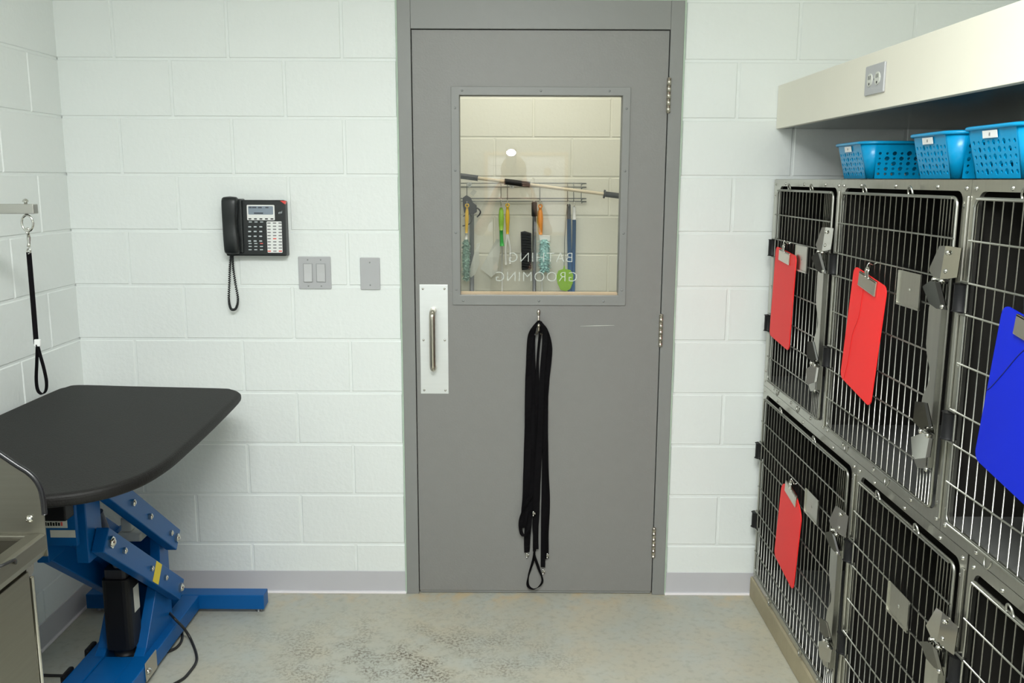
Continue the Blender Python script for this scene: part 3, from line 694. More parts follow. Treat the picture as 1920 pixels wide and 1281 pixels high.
def basket(label, front_far, front_near, rot, dep, zb, h, seed):
    """tapered plastic basket; narrow front faces the room (-X). local: a along width, b depth"""
    rnd = random.Random(seed)
    p0, p1 = Vector(front_far), Vector(front_near); w = (p1-p0).length
    A = (p1-p0).normalized(); Bv = Vector((-A.y, A.x, 0))
    if Bv.x < 0: Bv = -Bv
    t = thing('storage_basket', (p0+p1)/2+Bv*dep/2, label, 'basket', 'blue baskets on top of the cages')
    fl = 0.022; rc = 0.017
    def ring(k):
        "rounded outline at height fraction k, from the bottom outline widening by fl"
        g_ = fl*k
        return lambda a, b: p0+A*a+Bv*b
    def wall(name, o, dirv, outv, L, grow):
        "one perforated wall: o start corner (bottom), dirv along, outv outwards"
        b = MB(); nz = 5; cell = (h-0.028)/nz; nx = max(3, round(L/0.019)); cw = L/nx
        def pt(s_, z_):
            k = z_/h
            return o+dirv*(s_+ (s_/L-0.5)*2*grow*k*0.6)+outv*(fl*k)+Vector((0, 0, z_))
        for ix in range(nx):
            for iz in range(nz):
                s0, z0 = ix*cw, 0.006+iz*cell
                stag = (ix+iz) % 2
                rr = (0.47, 0.30)[stag]*rnd.uniform(0.80, 1.02)
                if ix in (0, nx-1): rr *= 0.7
                q = [(0, 0), (.5, 0), (1, 0), (1, .5), (1, 1), (.5, 1), (0, 1), (0, .5)]
                outer = [pt(s0+cw*u, z0+cell*v) for u, v in q]
                inner = [pt(s0+cw*(.5+rr*0.78*math.cos(a)), z0+cell*(.5+rr*1.0*math.sin(a))) for a in [math.radians(225+45*j) for j in range(8)]]
                b.add(outer+inner, [(j, (j+1) % 8, (j+1) % 8+8, j+8) for j in range(8)])
        # plain bands below and above
        b.add([pt(0, 0), pt(L, 0), pt(L, .006), pt(0, .006)], [(0, 1, 2, 3)])
        b.add([pt(0, h-.022), pt(L, h-.022), pt(L, h), pt(0, h)], [(0, 1, 2, 3)])
        o_ = b.build(name, 'basket', t)
        md = o_.modifiers.new('thick', 'SOLIDIFY'); md.thickness = 0.002; md.offset = 0
    Z = Vector((0, 0, zb))
    q0 = p0+Vector((0, 0, zb-p0.z))
    wall('front_wall', q0+A*rc, A, -Bv, w-2*rc, fl*0.35)
    wall('side_wall', q0+A*w+Bv*rc, Bv, A, dep-2*rc, fl*0.35)
    wall('side_wall', q0+Bv*rc, Bv, -A, dep-2*rc, fl*0.35)
    wall('back_wall', q0+A*rc+Bv*dep, A, Bv, w-2*rc, fl*0.35)
    # plain rounded corners
    for (ca_, cb_, a0) in ((rc, rc, 180), (w-rc, rc, 270), (w-rc, dep-rc, 0), (rc, dep-rc, 90)):
        co = MB(); vs = []; n = 6
        for k in range(n+1):
            an = math.radians(a0+90*k/n); dv = A*math.cos(an)+Bv*math.sin(an)
            base_ = q0+A*ca_+Bv*cb_+dv*rc
            vs += [base_, base_+dv*fl+Vector((0, 0, h))]
        co.add(vs, [(2*k, 2*k+2, 2*k+3, 2*k+1) for k in range(n)], True)
        o_ = co.build('corner_wall', 'basket', t); md = o_.modifiers.new('thick', 'SOLIDIFY'); md.thickness = 0.002; md.offset = 0
    MB().add([q0+A*rc*.3+Bv*rc*.3, q0+A*(w-rc*.3)+Bv*rc*.3, q0+A*(w-rc*.3)+Bv*(dep-rc*.3), q0+A*rc*.3+Bv*(dep-rc*.3)], [(0, 1, 2, 3)]).build('basket_floor', 'basket', t)
    # rolled rim
    rp = []
    for (ca_, cb_, a0) in ((rc, rc, 180), (w-rc, rc, 270), (w-rc, dep-rc, 0), (rc, dep-rc, 90)):
        for k in range(6):
            an = math.radians(a0+90*k/5); dv = A*math.cos(an)+Bv*math.sin(an)
            rp.append(q0+A*ca_+Bv*cb_+dv*(rc+fl+0.004)+Vector((0, 0, h)))
    MB().tube(rp, 0.0044, 8, closed=True).build('rim', 'basket', t)
    # paper tag under the front rim
    tc_ = q0+A*(w*0.48)-Bv*(fl*0.90+0.0035)+Vector((0, 0, h-0.014))
    tg = MB().obox(tc_, A*0.029, Vector((0, 0, 0.0075))-Bv*0.0013, Bv*0.0005).build('paper_tag', 'white', t)
    MB().obox(tc_-Bv*0.0008, A*0.0025, Vector((0, 0, 0.003)), Bv*0.0003).build('tag_mark', 'greytext', tg)
basket('blue perforated basket farthest from the camera on the cages', (1.352, -0.590, 1.62), (1.340, -0.815, 1.62), 0, 0.30, 1.6205, 0.096, 1)
basket('middle one of the three blue perforated baskets', (1.358, -1.090, 1.62), (1.350, -1.290, 1.62), 0, 0.30, 1.6205, 0.100, 2)
basket('blue perforated basket nearest the camera on the cages', (1.352, -1.372, 1.62), (1.350, -1.580, 1.62), 0, 0.30, 1.6205, 0.102, 3)
# ------------------------------------------------------------------ wall phone
PH = thing('wall_phone', (-0.58, -0.02, 1.333), 'black desk phone hung on the block wall beside the switches', 'phone')
def pp_(u, v, y=-0.05): return at(u, v, 1, y)
bx0, bz0, bx1, bz1 = pp_(424, 481).x, pp_(430, 481).z, pp_(537, 480).x, pp_(500, 375).z
MB().prism([(-0.0, bz0), (-0.048, bz0+0.002), (-0.042, bz1), (0.0, bz1-0.004)], 0, bx0, bx1).build('base', 'phone', PH, bevel=0.005, fix=True)
yf = -0.047
def yface(z): return -0.048+0.006*(z-bz0)/(bz1-bz0)
def panel(name, u0, v0, u1, v1, m_, parent, th=0.0015, r=0.003, extra=0.0):
    a, b = pp_(u0, v0), pp_(u1, v1); x0, x1, z0, z1 = a.x, b.x, b.z, a.z
    P = rrect(x0, x1, z0, z1, min(r, (x1-x0)*.4, (z1-z0)*.4), 2); n = len(P)
    vs = [Vector((x, yface(z)-th-extra, z)) for x, z in P]+[Vector((x, yface(z)+0.001-extra, z)) for x, z in P]
    return MB().add(vs, [tuple(range(n)), tuple(range(2*n-1, n-1, -1))]+[(i, i+n, (i+1) % n+n, (i+1) % n) for i in range(n)]).build(name, m_, parent, fix=True)
q = lambda x, y: (410+x*140/1380, 360+y*130/1281)
def pq(name, x0, y0, x1, y1, m_, parent, **k): return panel(name, *q(x0, y0), *q(x1, y1), m_, parent, **k)
bz = pq('display_bezel', 508, 240, 1032, 525, 'white', PH)
scr = pq('display_screen', 535, 262, 1002, 420, 'lcd', bz, th=0.0020)
for (a, b) in ((550, 600), (610, 690), (720, 790), (855, 915)):
    pq('screen_text', a, 275, b, 300, 'lcdtext', bz, th=0.0024, r=0.0005)
pq('screen_text', 645, 380, 815, 408, 'lcdtext', bz, th=0.0024, r=0.0005)
for k in range(5): pq('soft_key', 545+102*k, 488, 598+102*k, 510, 'black', bz, th=0.0028, r=0.001)
for r_, y in enumerate((625, 712, 800, 888)):
    for c_, x in enumerate((540, 642, 745)):
        k_ = pq('key', x-8, y-4, x+68, y+48, 'phonekey', PH, th=0.003)
        pq('key_legend', x+4, y+8, x+58, y+30, 'keytext', k_, th=0.0035, r=0.0005)
for y in (548, 945, 1000, 1060):
    for x in (540, 645, 750):
        k_ = pq('key', x, y-12, x+80, y+30, 'phonekey', PH, th=0.002)
        pq('key_legend', x+12, y, x+68, y+16, 'redtext' if (x == 750 and y == 945) else 'keytext', k_, th=0.0025, r=0.0005)
kp = pq('speed_dial_panel', 878, 545, 1180, 1125, 'white', PH)
for j in range(10):
    for i in range(3):
        red = (j, i) in ((5, 1), (9, 0), (9, 2))
        pq('dial_key', 893+103*i+j*1.2, 566+57.5*j, 955+103*i+j*1.2, 588+57.5*j, 'redtext' if red else 'greytext', kp, th=0.0024, r=0.001)
a, b, c_ = pp_(*q(1130, 165)), pp_(*q(1232, 165)), pp_(*q(1215, 228))
MB().prism([(a.x, a.z), (b.x, b.z), (c_.x+.001, c_.z)], 1, -0.047, -0.030).build('message_lamp', 'redlamp', PH, fix=True)
me = text_mesh('esi', 0.0135, shear=0.35); me.transform(Matrix.Rotation(math.radians(-12), 4, 'Y') @ Matrix.Rotation(math.pi/2, 4, 'X'))
me.materials.append(MT['keytext']); lp_ = pp_(*q(1125, 380)); place('logo_lettering', me, (lp_.x, yface(lp_.z)-0.001, lp_.z), PH)
# handset lying on its cradle
hz0, hz1 = pp_(430, 478, -.07).z, pp_(430, 368, -.07).z
hx0, hx1 = pp_(416, 400, -.07).x, pp_(446, 400, -.07).x
MB().box(hx0+0.006, hx1+0.010, -0.055, -0.004, hz0+0.004, hz1-0.010).build('cradle', 'phone', PH, bevel=0.006)
prof = [(0.0, 0.030), (0.08, 0.040), (0.22, 0.042), (0.34, 0.034), (0.5, 0.030), (0.66, 0.034), (0.80, 0.043), (0.93, 0.043), (1.0, 0.034)]
hs = MB(); N_ = 12; rings = []
for k, (t_, dp) in enumerate(prof):
    z = hz0+(hz1-hz0)*t_
    wv = (1.0, 1.05, 1.06, 1.0, 0.94, 0.97, 1.04, 1.05, 0.98)[k]
    cxh = (hx0+hx1)/2+(-0.001, 0.001, 0.001, -0.001, -0.003, -0.002, 0, 0, 0)[k]; hw = (hx1-hx0)/2*wv
    for j in range(N_):
        a_ = 2*math.pi*j/N_; ca, sa = math.cos(a_), math.sin(a_)
        sx = math.copysign(abs(ca)**0.5, ca)*hw; sy = math.copysign(abs(sa)**0.6, sa)*dp/2
        rings.append(Vector((cxh+sx, -0.062-dp/2+0.02+sy-(0.008 if 0.3 < t_ < 0.7 else 0), z)))
fs = []
for k in range(len(prof)-1):
    for j in range(N_): fs.append((k*N_+j, k*N_+(j+1) % N_, (k+1)*N_+(j+1) % N_, (k+1)*N_+j))
fs += [tuple(range(N_-1, -1, -1)), tuple((len(prof)-1)*N_+j for j in range(N_))]
hs.add(rings, fs, True); ho = hs.build('handset', 'phone', PH, fix=True)
md = ho.modifiers.new('sub', 'SUBSURF'); md.levels = md.render_levels = 1
# coiled cord
cp = [at(u, v, 1, -0.035) for u, v in ((433, 478), (431, 500), (430, 530), (429, 560), (432, 577), (437, 581), (443, 577), (446, 560), (441, 530), (437, 500), (436, 478))]
path = smooth_path(cp, 14); out = []; L_ = 0
turns = 78; tot = sum((path[i+1]-path[i]).length for i in range(len(path)-1)); acc = 0; dense_ = []
for i in range(len(path)-1):
    for k in range(6): dense_.append(path[i]+(path[i+1]-path[i])*k/6)
for i, p in enumerate(dense_):
    t_ = dense_[min(i+1, len(dense_)-1)]-dense_[max(i-1, 0)]; t_.normalize()
    n1 = Vector((0, 1, 0)); n2 = t_.cross(n1).normalized(); a_ = 2*math.pi*turns*i/len(dense_)
    out.append(p+(n1*math.cos(a_)+n2*math.sin(a_))*0.0032)
MB().tube(out, 0.0020, 5).build('coiled_cord', 'phone', PH)

# ------------------------------------------------------------------ switches
sw = thing('light_switch', (-0.373, 0, 1.208), 'grey double rocker light switch plate between phone and door', 'switch')
MB().prism(rrect(-0.433, -0.312, 1.209, 1.330, 0.004, 3), 1, -0.0065, 0.0).build('plate', 'grey', sw, bevel=0.0025, fix=True)
for xc, tilt in ((-0.397, 1), (-0.349, -1)):
    MB().frame(rrect(xc-0.0175, xc+0.0175, 1.234, 1.304, 0.001, 2), rrect(xc-0.0163, xc+0.0163, 1.2352, 1.3028, 0.001, 2), 1, -0.0072, -0.006).build('rocker_shadow_gap', 'screw', sw, fix=True)  # darker frame draws in the shadow around each rocker
    zc = 1.269
    MB().prism([(-0.006, 1.238), (-0.0135 if tilt > 0 else -0.0100, 1.237), (-0.0090, zc), (-0.0075 if tilt > 0 else -0.0110, 1.302), (-0.006, 1.302)], 0, xc-0.0150, xc+0.0150).build('rocker', 'rocker', sw, bevel=0.0008, fix=True)
    for zz in (1.318, 1.221): MB().dome((xc, -0.0065, zz), (0, -1, 0), 0.003, 0.0014).build('plate_screw', 'screw', sw)
bp = thing('blank_wall_plate', (-0.167, 0, 1.206), 'grey blank wall plate next to the door frame', 'wall plate')
MB().prism(rrect(-0.204, -0.130, 1.207, 1.327, 0.004, 3), 1, -0.0065, 0.0).build('plate', 'grey', bp, bevel=0.0025, fix=True)
for zz in (1.309, 1.225): MB().dome((-0.167, -0.0065, zz), (0, -1, 0), 0.003, 0.0014).build('plate_screw', 'screw', bp)

# ------------------------------------------------------------------ leashes on the door hook
def strap(label, pts, wids, twist, seed, clasp=None, loop=None, col='web'):
    base_ = min(pts, key=lambda p: p[2])
    t = thing('dog_leash', base_, label, 'leash', 'black leashes on the door hook')
    P = smooth_path(pts, 7); n = len(P); W_ = []
    for i in range(n):
        k = i/(n-1)*(len(wids)-1); j = min(int(k), len(wids)-2); w = wids[j]+(wids[j+1]-wids[j])*(k-j)
        tw = twist[0]+(twist[1]-twist[0])*i/(n-1)+0.25*math.sin(i*0.55+seed)
        W_.append(Vector((math.cos(tw), math.sin(tw), 0))*w)
    MB().ribbon(P, W_, 0.0022).build('strap', col, t, bevel=0.0006, seg=1)
    if clasp:
        x, y, z = clasp
        MB().ball((x, y, z), .0045, .004, .008, 8, 6).cyl((x, y, z), (x, y, z-0.012), 0.003, 8).ball((x+.006, y-.002, z-.002), .003, .003, .005, 8, 6).build('clasp', 'chrome', t)
    if loop:
        Q = smooth_path(loop, 6); MB().ribbon(Q, [Vector((0.004+0.006*abs(math.sin(i*0.25)), 0.008, 0)) for i in range(len(Q))], 0.002).build('hand_loop', col, t)
    return t
Hx, Hz = 0.459, 1.098
def lx(u, v, y): p = at(u, v, 1, y); return (p.x, y, p.z)
strap('broad black leash at the left of the bundle on the door', [lx(1010, 601, -.030), lx(1003, 612, -.03), lx(996, 627, -.028), lx(993, 660, -.022), lx(991, 720, -.018), lx(990, 800, -.018), lx(988, 880, -.018), lx(985, 950, -.018), lx(980, 990, -.020)], [.006, .017, .024, .024, .026, .028, .028, .030, .022], (0.1, 0.2), 1)
strap('black leash with a snap at the lower left of the bundle', [lx(1010, 602, -.024), lx(1002, 615, -.022), lx(998, 650, -.016), lx(999, 720, -.014), lx(1000, 800, -.013), lx(997, 880, -.013), lx(994, 950, -.012), lx(989, 1000, -.012), lx(988, 1036, -.012)], [.006, .015, .022, .026, .026, .026, .026, .026, .022], (0.0, 0.1), 2, clasp=lx(988, 1040, -.013))
strap('black leash folded into a loop at the bundle foot, left side', [lx(996, 930, -.030), lx(985, 948, -.032), lx(977, 975, -.034), lx(977, 997, -.034), lx(984, 1006, -.033), lx(992, 992, -.030), lx(994, 965, -.027)], [.016, .016, .018, .016, .014, .016, .016], (0.6, 0.2), 3)
strap('black leash in the middle of the bundle with a gilt snap', [lx(1011, 601, -.036), lx(1018, 612, -.034), lx(1022, 636, -.030), lx(1017, 700, -.026), lx(1014, 780, -.024), lx(1010, 860, -.024), lx(1006, 930, -.024), lx(1004, 990, -.022), lx(1006, 1030, -.02)], [.006, .015, .022, .020, .020, .024, .026, .024, .016], (-0.2, 0.1), 4, clasp=lx(1000, 962, -.036))
strap('black leash at the right with a snap hanging lowest', [lx(1011, 602, -.026), lx(1021, 615, -.024), lx(1027, 636, -.018), lx(1027, 680, -.014), lx(1023, 740, -.012), lx(1022, 820, -.012), lx(1021, 900, -.012), lx(1019, 980, -.012), lx(1018, 1064, -.012)], [.006, .014, .022, .020, .022, .022, .022, .020, .018], (0.1, 0.0), 5, clasp=lx(1018, 1071, -.013))
strap('thin twisted black leash along the right edge of the bundle', [lx(1011, 602, -.020), lx(1024, 618, -.018), lx(1032, 655, -.014), lx(1029, 710, -.012), lx(1026, 770, -.011), lx(1026, 850, -.011), lx(1027, 930, -.012), lx(1026, 1000, -.013), lx(1025, 1048, -.014)], [.005, .012, .016, .006, .004, .010, .018, .020, .016], (0.0, 0.8), 6, clasp=lx(1026, 1041, -.020))
strap('black leash ending in a hanging hand loop near the floor', [lx(1012, 603, -.032), lx(1014, 612, -.030), lx(1008, 680, -.022), lx(1008, 780, -.019), lx(1008, 880, -.018), lx(1006, 960, -.018), lx(1002, 1034, -.018)], [.010, .012, .010, .022, .022, .026, .012], (0.5, 0.2), 8,
      loop=[lx(1002, 1032, -.018), lx(1000, 1050, -.018), lx(991, 1080, -.018), lx(990, 1098, -.018), lx(1000, 1105, -.02), lx(1012, 1099, -.022), lx(1017, 1087, -.022), lx(1010, 1066, -.021), lx(1003, 1045, -.02), lx(1002, 1032, -.019)])
# ------------------------------------------------------------------ grooming table
GT = thing('grooming_table', (-0.915, -0.6, 0), 'electric lift grooming table with black top and blue base', 'table')
TZ = 0.88
poly = [(-1.200, -0.170), (-1.00, -0.186), (-0.68, -0.212), (-0.625, -0.232), (-0.592, -0.268), (-0.576, -0.330), (-0.556, -0.65), (-0.545, -0.95), (-0.546, -1.06), (-0.560, -1.160), (-0.590, -1.232),
        (-0.635, -1.286), (-0.700, -1.322), (-0.80, -1.346), (-0.95, -1.355), (-1.10, -1.345), (-1.19, -1.315), (-1.235, -1.26), (-1.252, -1.16), (-1.255, -0.80), (-1.248, -0.30), (-1.236, -0.215)]
poly = [(q_.x, q_.y) for q_ in smooth_path([(a_, b_, 0) for a_, b_ in poly], 4, closed=True)]
top = MB().prism(poly, 2, TZ-0.034, TZ).build('table_top', 'rubbertop', GT, bevel=0.013, seg=4, fix=True)
# under-frame
u = MB().box(-1.02, -0.775, -1.18, -0.36, TZ-0.072, TZ-0.034)
u.build('top_support', 'blue', GT, bevel=0.003)
XA, XI = -0.795, -1.03        # outer faces of the arms
B_, A_ = Vector((0, -0.396, 0.205)), Vector((0, -0.885, 0.578))
D_, C_ = Vector((0, -0.402, 0.392)), Vector((0, -0.890, 0.765))
def arm(P, Q, x0, x1, hw=0.036, ext=0.028):
    d = (Q-P).normalized(); n = Vector((0, -d.z, d.y))
    pts = [P-d*ext-n*hw, P-d*ext+n*hw, Q+d*ext+n*hw, Q+d*ext-n*hw]
    return MB().prism([(p.y, p.z) for p in pts], 0, x0, x1)
def bolt(P, x, sg, parent, r=0.015):
    n = MB().prism([(P.y+r*math.cos(a), P.z+r*math.sin(a)) for a in [math.pi*k/3+0.3 for k in range(6)]], 0, x, x+sg*0.008)
    n.dome((x+sg*0.008, P.y, P.z), (sg, 0, 0), r*0.72, r*0.45)
    n.build('bolt', 'chrome', parent, fix=True)
for x0, x1, sg, xo in ((XA-0.038, XA, 1, XA), (XI, XI+0.038, -1, XI)):
    lo_ = arm(B_, A_, x0, x1).build('lower_lift_arm', 'blue', GT, bevel=0.003, fix=True)
    up_ = arm(D_, C_, x0, x1).build('upper_lift_arm', 'blue', GT, bevel=0.003, fix=True)
    for P_, r_ in ((B_, .017), (A_, .018), (A_+(B_-A_)*.16, .010), (A_+(B_-A_)*.53, .009), (A_+(B_-A_)*.745, .010)): bolt(P_, xo, sg, lo_, r_)
    for P_, r_ in ((D_, .016), (D_+(C_-D_)*.10, .010), (D_+(C_-D_)*.42, .010), (D_+(C_-D_)*.66, .011)): bolt(P_, xo, sg, up_, r_)
    if sg == 1:
        d = (A_-B_).normalized(); n_ = Vector((0, -d.z, d.y)); c = A_+(B_-A_)*.63+Vector((XA+0.0006, 0, 0))
        MB().obox(c, d*0.025, n_*0.033, (0.0006, 0, 0)).build('warning_sticker', 'yellow', lo_, fix=True)
# pan joining the lower arms
d = (A_-B_).normalized(); n_ = Vector((0, -d.z, d.y)); c = (A_+B_)/2+n_*(-0.034)*1
MB().obox(Vector(((XA+XI)/2, c.y, c.z)), ((XA-XI)/2-0.036, 0, 0), d*0.27, n_*0.003).build('lift_pan', 'blue', GT, fix=True)
# base beams, feet, posts
b = MB()
for x0, x1 in ((-0.872, -0.810), (-1.030, -0.968)): b.box(x0, x1, -1.15, -0.130, 0.018, 0.0735)
b.box(-0.968, -0.872, -0.80, -0.62, 0.030, 0.070)
b.build('base_beams', 'blue', GT, bevel=0.003)
for y0, y1 in ((-0.185, -0.125), (-1.20, -1.14)):
    ft = MB().box(-1.235, -0.567, y0, y1, 0.018, 0.075).build('cross_foot', 'blue', GT, bevel=0.003)
    for x in (-0.597, -1.20): MB().cyl((x, (y0+y1)/2, 0), (x, (y0+y1)/2, 0.02), 0.012, 10).build('leveling_foot', 'screw', ft)
for x0, x1 in ((-0.872, -0.838), (-1.0, -0.968)):
    MB().prism([(-0.37, 0.07), (-0.37, 0.425), (-0.435, 0.425), (-0.45, 0.30), (-0.60, 0.09), (-0.63, 0.07)], 0, x0, x1).build('upright', 'blue', GT, bevel=0.002, fix=True)
MB().box(-0.968, -0.872, -0.385, -0.372, 0.08, 0.40).build('back_plate', 'blue', GT)
# carriage posts under the top
for x0, x1 in ((-0.872, -0.835), (-0.985, -0.950)):
    MB().box(x0, x1, -0.935, -0.845, 0.535, TZ-0.05).build('carriage_post', 'blue', GT, bevel=0.003)
cp_ = MB().box(-1.055, -0.850, -0.965, -0.950, 0.60, TZ-0.05).build('carriage_plate', 'blue', GT, bevel=0.002)
yk = -0.9655
def pl_(u, v): p = at(u, v, 1, yk); return p.x, p.z
def flat(name, u0, v0, u1, v1, m_, par, dy=0.001):
    x0, z1 = pl_(u0, v0); x1, z0 = pl_(u1, v1)
    return MB().box(x0, x1, yk-dy, yk, z0, z1).build(name, m_, par)
st = flat('maker_sticker', 70, 976, 127, 990, 'sticker', cp_)
for k in range(9): flat('sticker_print', 74+k*5, 979+(k % 2), 78+k*5, 986, 'redtext' if k > 7 else 'black', st, 0.0018)
flat('white_strip', 94, 994, 142, 1008, 'sticker', cp_)
x0, z1 = pl_(60, 922); x1, z0 = pl_(140, 966)
MB().box(x0, x1, yk-0.05, yk-0.001, z0, z1).build('control_box', 'black', GT, bevel=0.004)
# motor
mt = MB().prism(rrect(-0.955, -0.868, -0.640, -0.545, 0.018, 3), 2, 0.10, 0.345).build('motor_housing', 'black', GT, bevel=0.004, fix=True)
MB().cyl((-0.912, -0.592, 0.072), (-0.912, -0.592, 0.105), 0.034, 16).build('motor_foot', 'black', mt)
MB().prism(rrect(-0.948, -0.876, -0.630, -0.556, 0.012, 3), 2, 0.345, 0.375).build('motor_cap', 'charcoal', mt, fix=True)
MB().box(-0.868, -0.8672, -0.600, -0.560, 0.215, 0.30).build('motor_label', 'sticker', mt)
MB().cyl((-0.912, -0.592, 0.36), (-0.912, -0.70, 0.60), 0.014, 12).build('actuator_rod', 'greypole', GT)
MB().box(-0.945, -0.865, -0.52, -0.44, 0.425, 0.455).box(-0.935, -0.90, -0.51, -0.475, 0.455, 0.505).build('actuator_bracket', 'sticker', GT, bevel=0.006)
lt = MB().box(-0.8095, -0.806, -0.690, -0.600, 0.020, 0.085).build('side_bracket', 'nickel', GT, bevel=0.002)
MB().dome((-0.806, -0.668, 0.045), (1, 0, 0), 0.014, 0.010).build('bracket_bolt', 'chrome', lt)
for y_ in (-0.73, -0.57): MB().box(-1.046, -1.029, y_-0.032, y_+0.032, 0.030, 0.082).build('bumper', 'black', GT, bevel=0.006)
# cord
cd_ = [at(318, 1150, 0, -0.84), at(329, 1162, 0, -0.80), at(346, 1180, 0, -0.79), at(360, 1204, 2, 0.006), (-0.705, -0.52, 0.006), (-0.700, -0.60, 0.006), (-0.715, -0.66, 0.006), (-0.78, -0.72, 0.006), (-0.90, -0.72, 0.006)]
MB().tube(smooth_path(cd_, 7), 0.0048, 8).build('power_cord', 'cord', GT)
cd2 = [(-1.30+0.06, -0.62, 0.006), (-1.14, -0.628, 0.006), (-1.08, -0.622, 0.006), (-1.035, -0.60, 0.02), (-1.0, -0.585, 0.012)]
MB().tube(smooth_path(cd2, 6), 0.0048, 8).build('power_cord', 'cord', GT)
cd3 = [at(338, 1178, 2, 0.006), at(342, 1192, 2, 0.006), at(339, 1205, 2, 0.006), at(330, 1215, 2, 0.006), at(314, 1223, 2, 0.006)]
MB().tube(smooth_path(cd3, 6), 0.0048, 8).build('power_cord', 'cord', GT)
# ------------------------------------------------------------------ grooming arm and loop
az0, az1 = 1.514, 1.541
ga = MB().box(-1.222, -0.970, -0.813, -0.787, az0, az1).build('grooming_arm', 'steel', GT, bevel=0.002)
ga['label'] = 'steel grooming arm'
MB().box(-1.222, -1.196, -0.813, -0.787, TZ, az0).build('arm_post', 'steel', ga, bevel=0.002)
cl = MB().box(-1.259, -1.175, -0.83, -0.77, TZ+0.0005, TZ+0.022).box(-1.264, -1.257, -0.83, -0.77, TZ-0.06, TZ+0.022).build('clamp', 'black', ga, bevel=0.002)
ex = -0.997
eb = MB().cyl((ex, -0.80, az0-0.004), (ex, -0.80, az1+0.012), 0.0045, 8).dome((ex, -0.80, az1+0.006), (0, 0, 1), 0.009, 0.009)
cz_ = 1.488
eb.tube([Vector((ex+0.016*math.cos(a), -0.80, cz_+0.022*math.sin(a))) for a in [2*math.pi*k/20 for k in range(20)]], 0.0032, 7, closed=True)
eb.build('eye_bolt', 'chrome', ga)
lp = thing('grooming_loop', (-1.0, -0.80, 0.99), 'thin black grooming loop with a snap hanging from the steel arm', 'leash')
def gx(u, v, y=-0.80): p = at(u, v, 1, y); return Vector((p.x, y, p.z))
sn = MB().tube([gx(52+2.5*math.cos(a), 433+5*math.sin(a)) for a in [2*math.pi*k/12 for k in range(12)]], 0.0026, 6, closed=True)
sn.tube([gx(53, 438), gx(54, 446), gx(54.5, 455), gx(54, 463)], [0.004, 0.0055, 0.004, 0.0055], 8)
sn.tube([gx(54+3.4*math.cos(a), 471+5*math.sin(a)) for a in [2*math.pi*k/12 for k in range(12)]], 0.0025, 6, closed=True)
sn.build('snap', 'chrome', lp)
Wd = Vector((0.0125, 0.004, 0))
MB().ribbon(smooth_path([gx(54, 473), gx(58, 520), gx(63, 580), gx(68, 645)], 6), Wd, 0.003).build('strap', 'web', lp)
MB().obox(gx(70.5, 643), (0.009, 0, 0), (0.001, 0, 0.0105), (0, 0.004, 0)).build('slide_clip', 'white', lp, bevel=0.002, fix=True)
lpp = smooth_path([gx(70, 646), gx(75, 665), gx(82, 690), gx(87, 715), gx(86, 732), gx(79, 739), gx(71, 732), gx(68, 712), gx(69, 680), gx(70, 650)], 5)
MB().ribbon(lpp, [Vector((0.002, 0.012, 0))]*len(lpp), 0.0022).build('noose', 'web', lp)

# ------------------------------------------------------------------ bathing tub at the left
TY = -1.50
TB = thing('bathing_tub', (-0.96, -2.0, 0), 'stainless steel bathing tub at the left edge of the photo', 'tub')
zr = 0.855
# end panel rising towards the wall, black edge trim
ep = [(-0.643, zr-0.05), (-0.643, 0.905), (-0.650, 0.965), (-0.668, 0.992), (-0.725, 1.034), (-1.00, 1.25), (-1.13, 1.34), (-1.255, 1.36), (-1.255, zr-0.05)]
MB().prism(ep, 1, TY-0.002, TY+0.002).build('end_panel', 'tubsteel', TB, fix=True)
tr = smooth_path([(-0.642, TY, 0.900), (-0.6425, TY, 0.935), (-0.648, TY, 0.965), (-0.668, TY, 0.993), (-0.725, TY, 1.035), (-1.00, TY, 1.251), (-1.13, TY, 1.341), (-1.25, TY, 1.361)], 6)
MB().tube(tr, 0.0060, 8).build('edge_trim', 'blackgloss', TB)
MB().box(-1.262, -1.252, TY-1.3, TY, zr-0.05, 1.36).build('back_splash', 'tubsteel', TB)
# rim and basin
def rim_prof(x): return x
MB().prism([(-0.682, zr+0.001), (-0.652, zr+0.003), (-0.643, zr), (-0.641, zr-0.03), (-0.650, zr-0.048), (-0.672, zr-0.056), (-0.676, zr-0.05), (-0.682, zr-0.006)], 1, TY-1.3, TY-0.002).build('front_rim', 'tubsteel', TB, bevel=0.002, fix=True)
MB().box(-1.252, -0.645, TY-0.014, TY-0.002, zr-0.012, zr+0.001).build('end_rim', 'tubsteel', TB, bevel=0.002)
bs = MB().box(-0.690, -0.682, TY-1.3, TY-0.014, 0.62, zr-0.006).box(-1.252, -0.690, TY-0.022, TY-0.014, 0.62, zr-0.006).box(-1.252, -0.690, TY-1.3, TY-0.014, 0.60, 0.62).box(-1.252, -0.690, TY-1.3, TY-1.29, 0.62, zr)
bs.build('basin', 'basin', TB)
MB().dome((-0.674, TY-0.002, 0.890), (0, -1, 0), 0.009, 0.008).build('panel_bolt', 'chrome', TB)
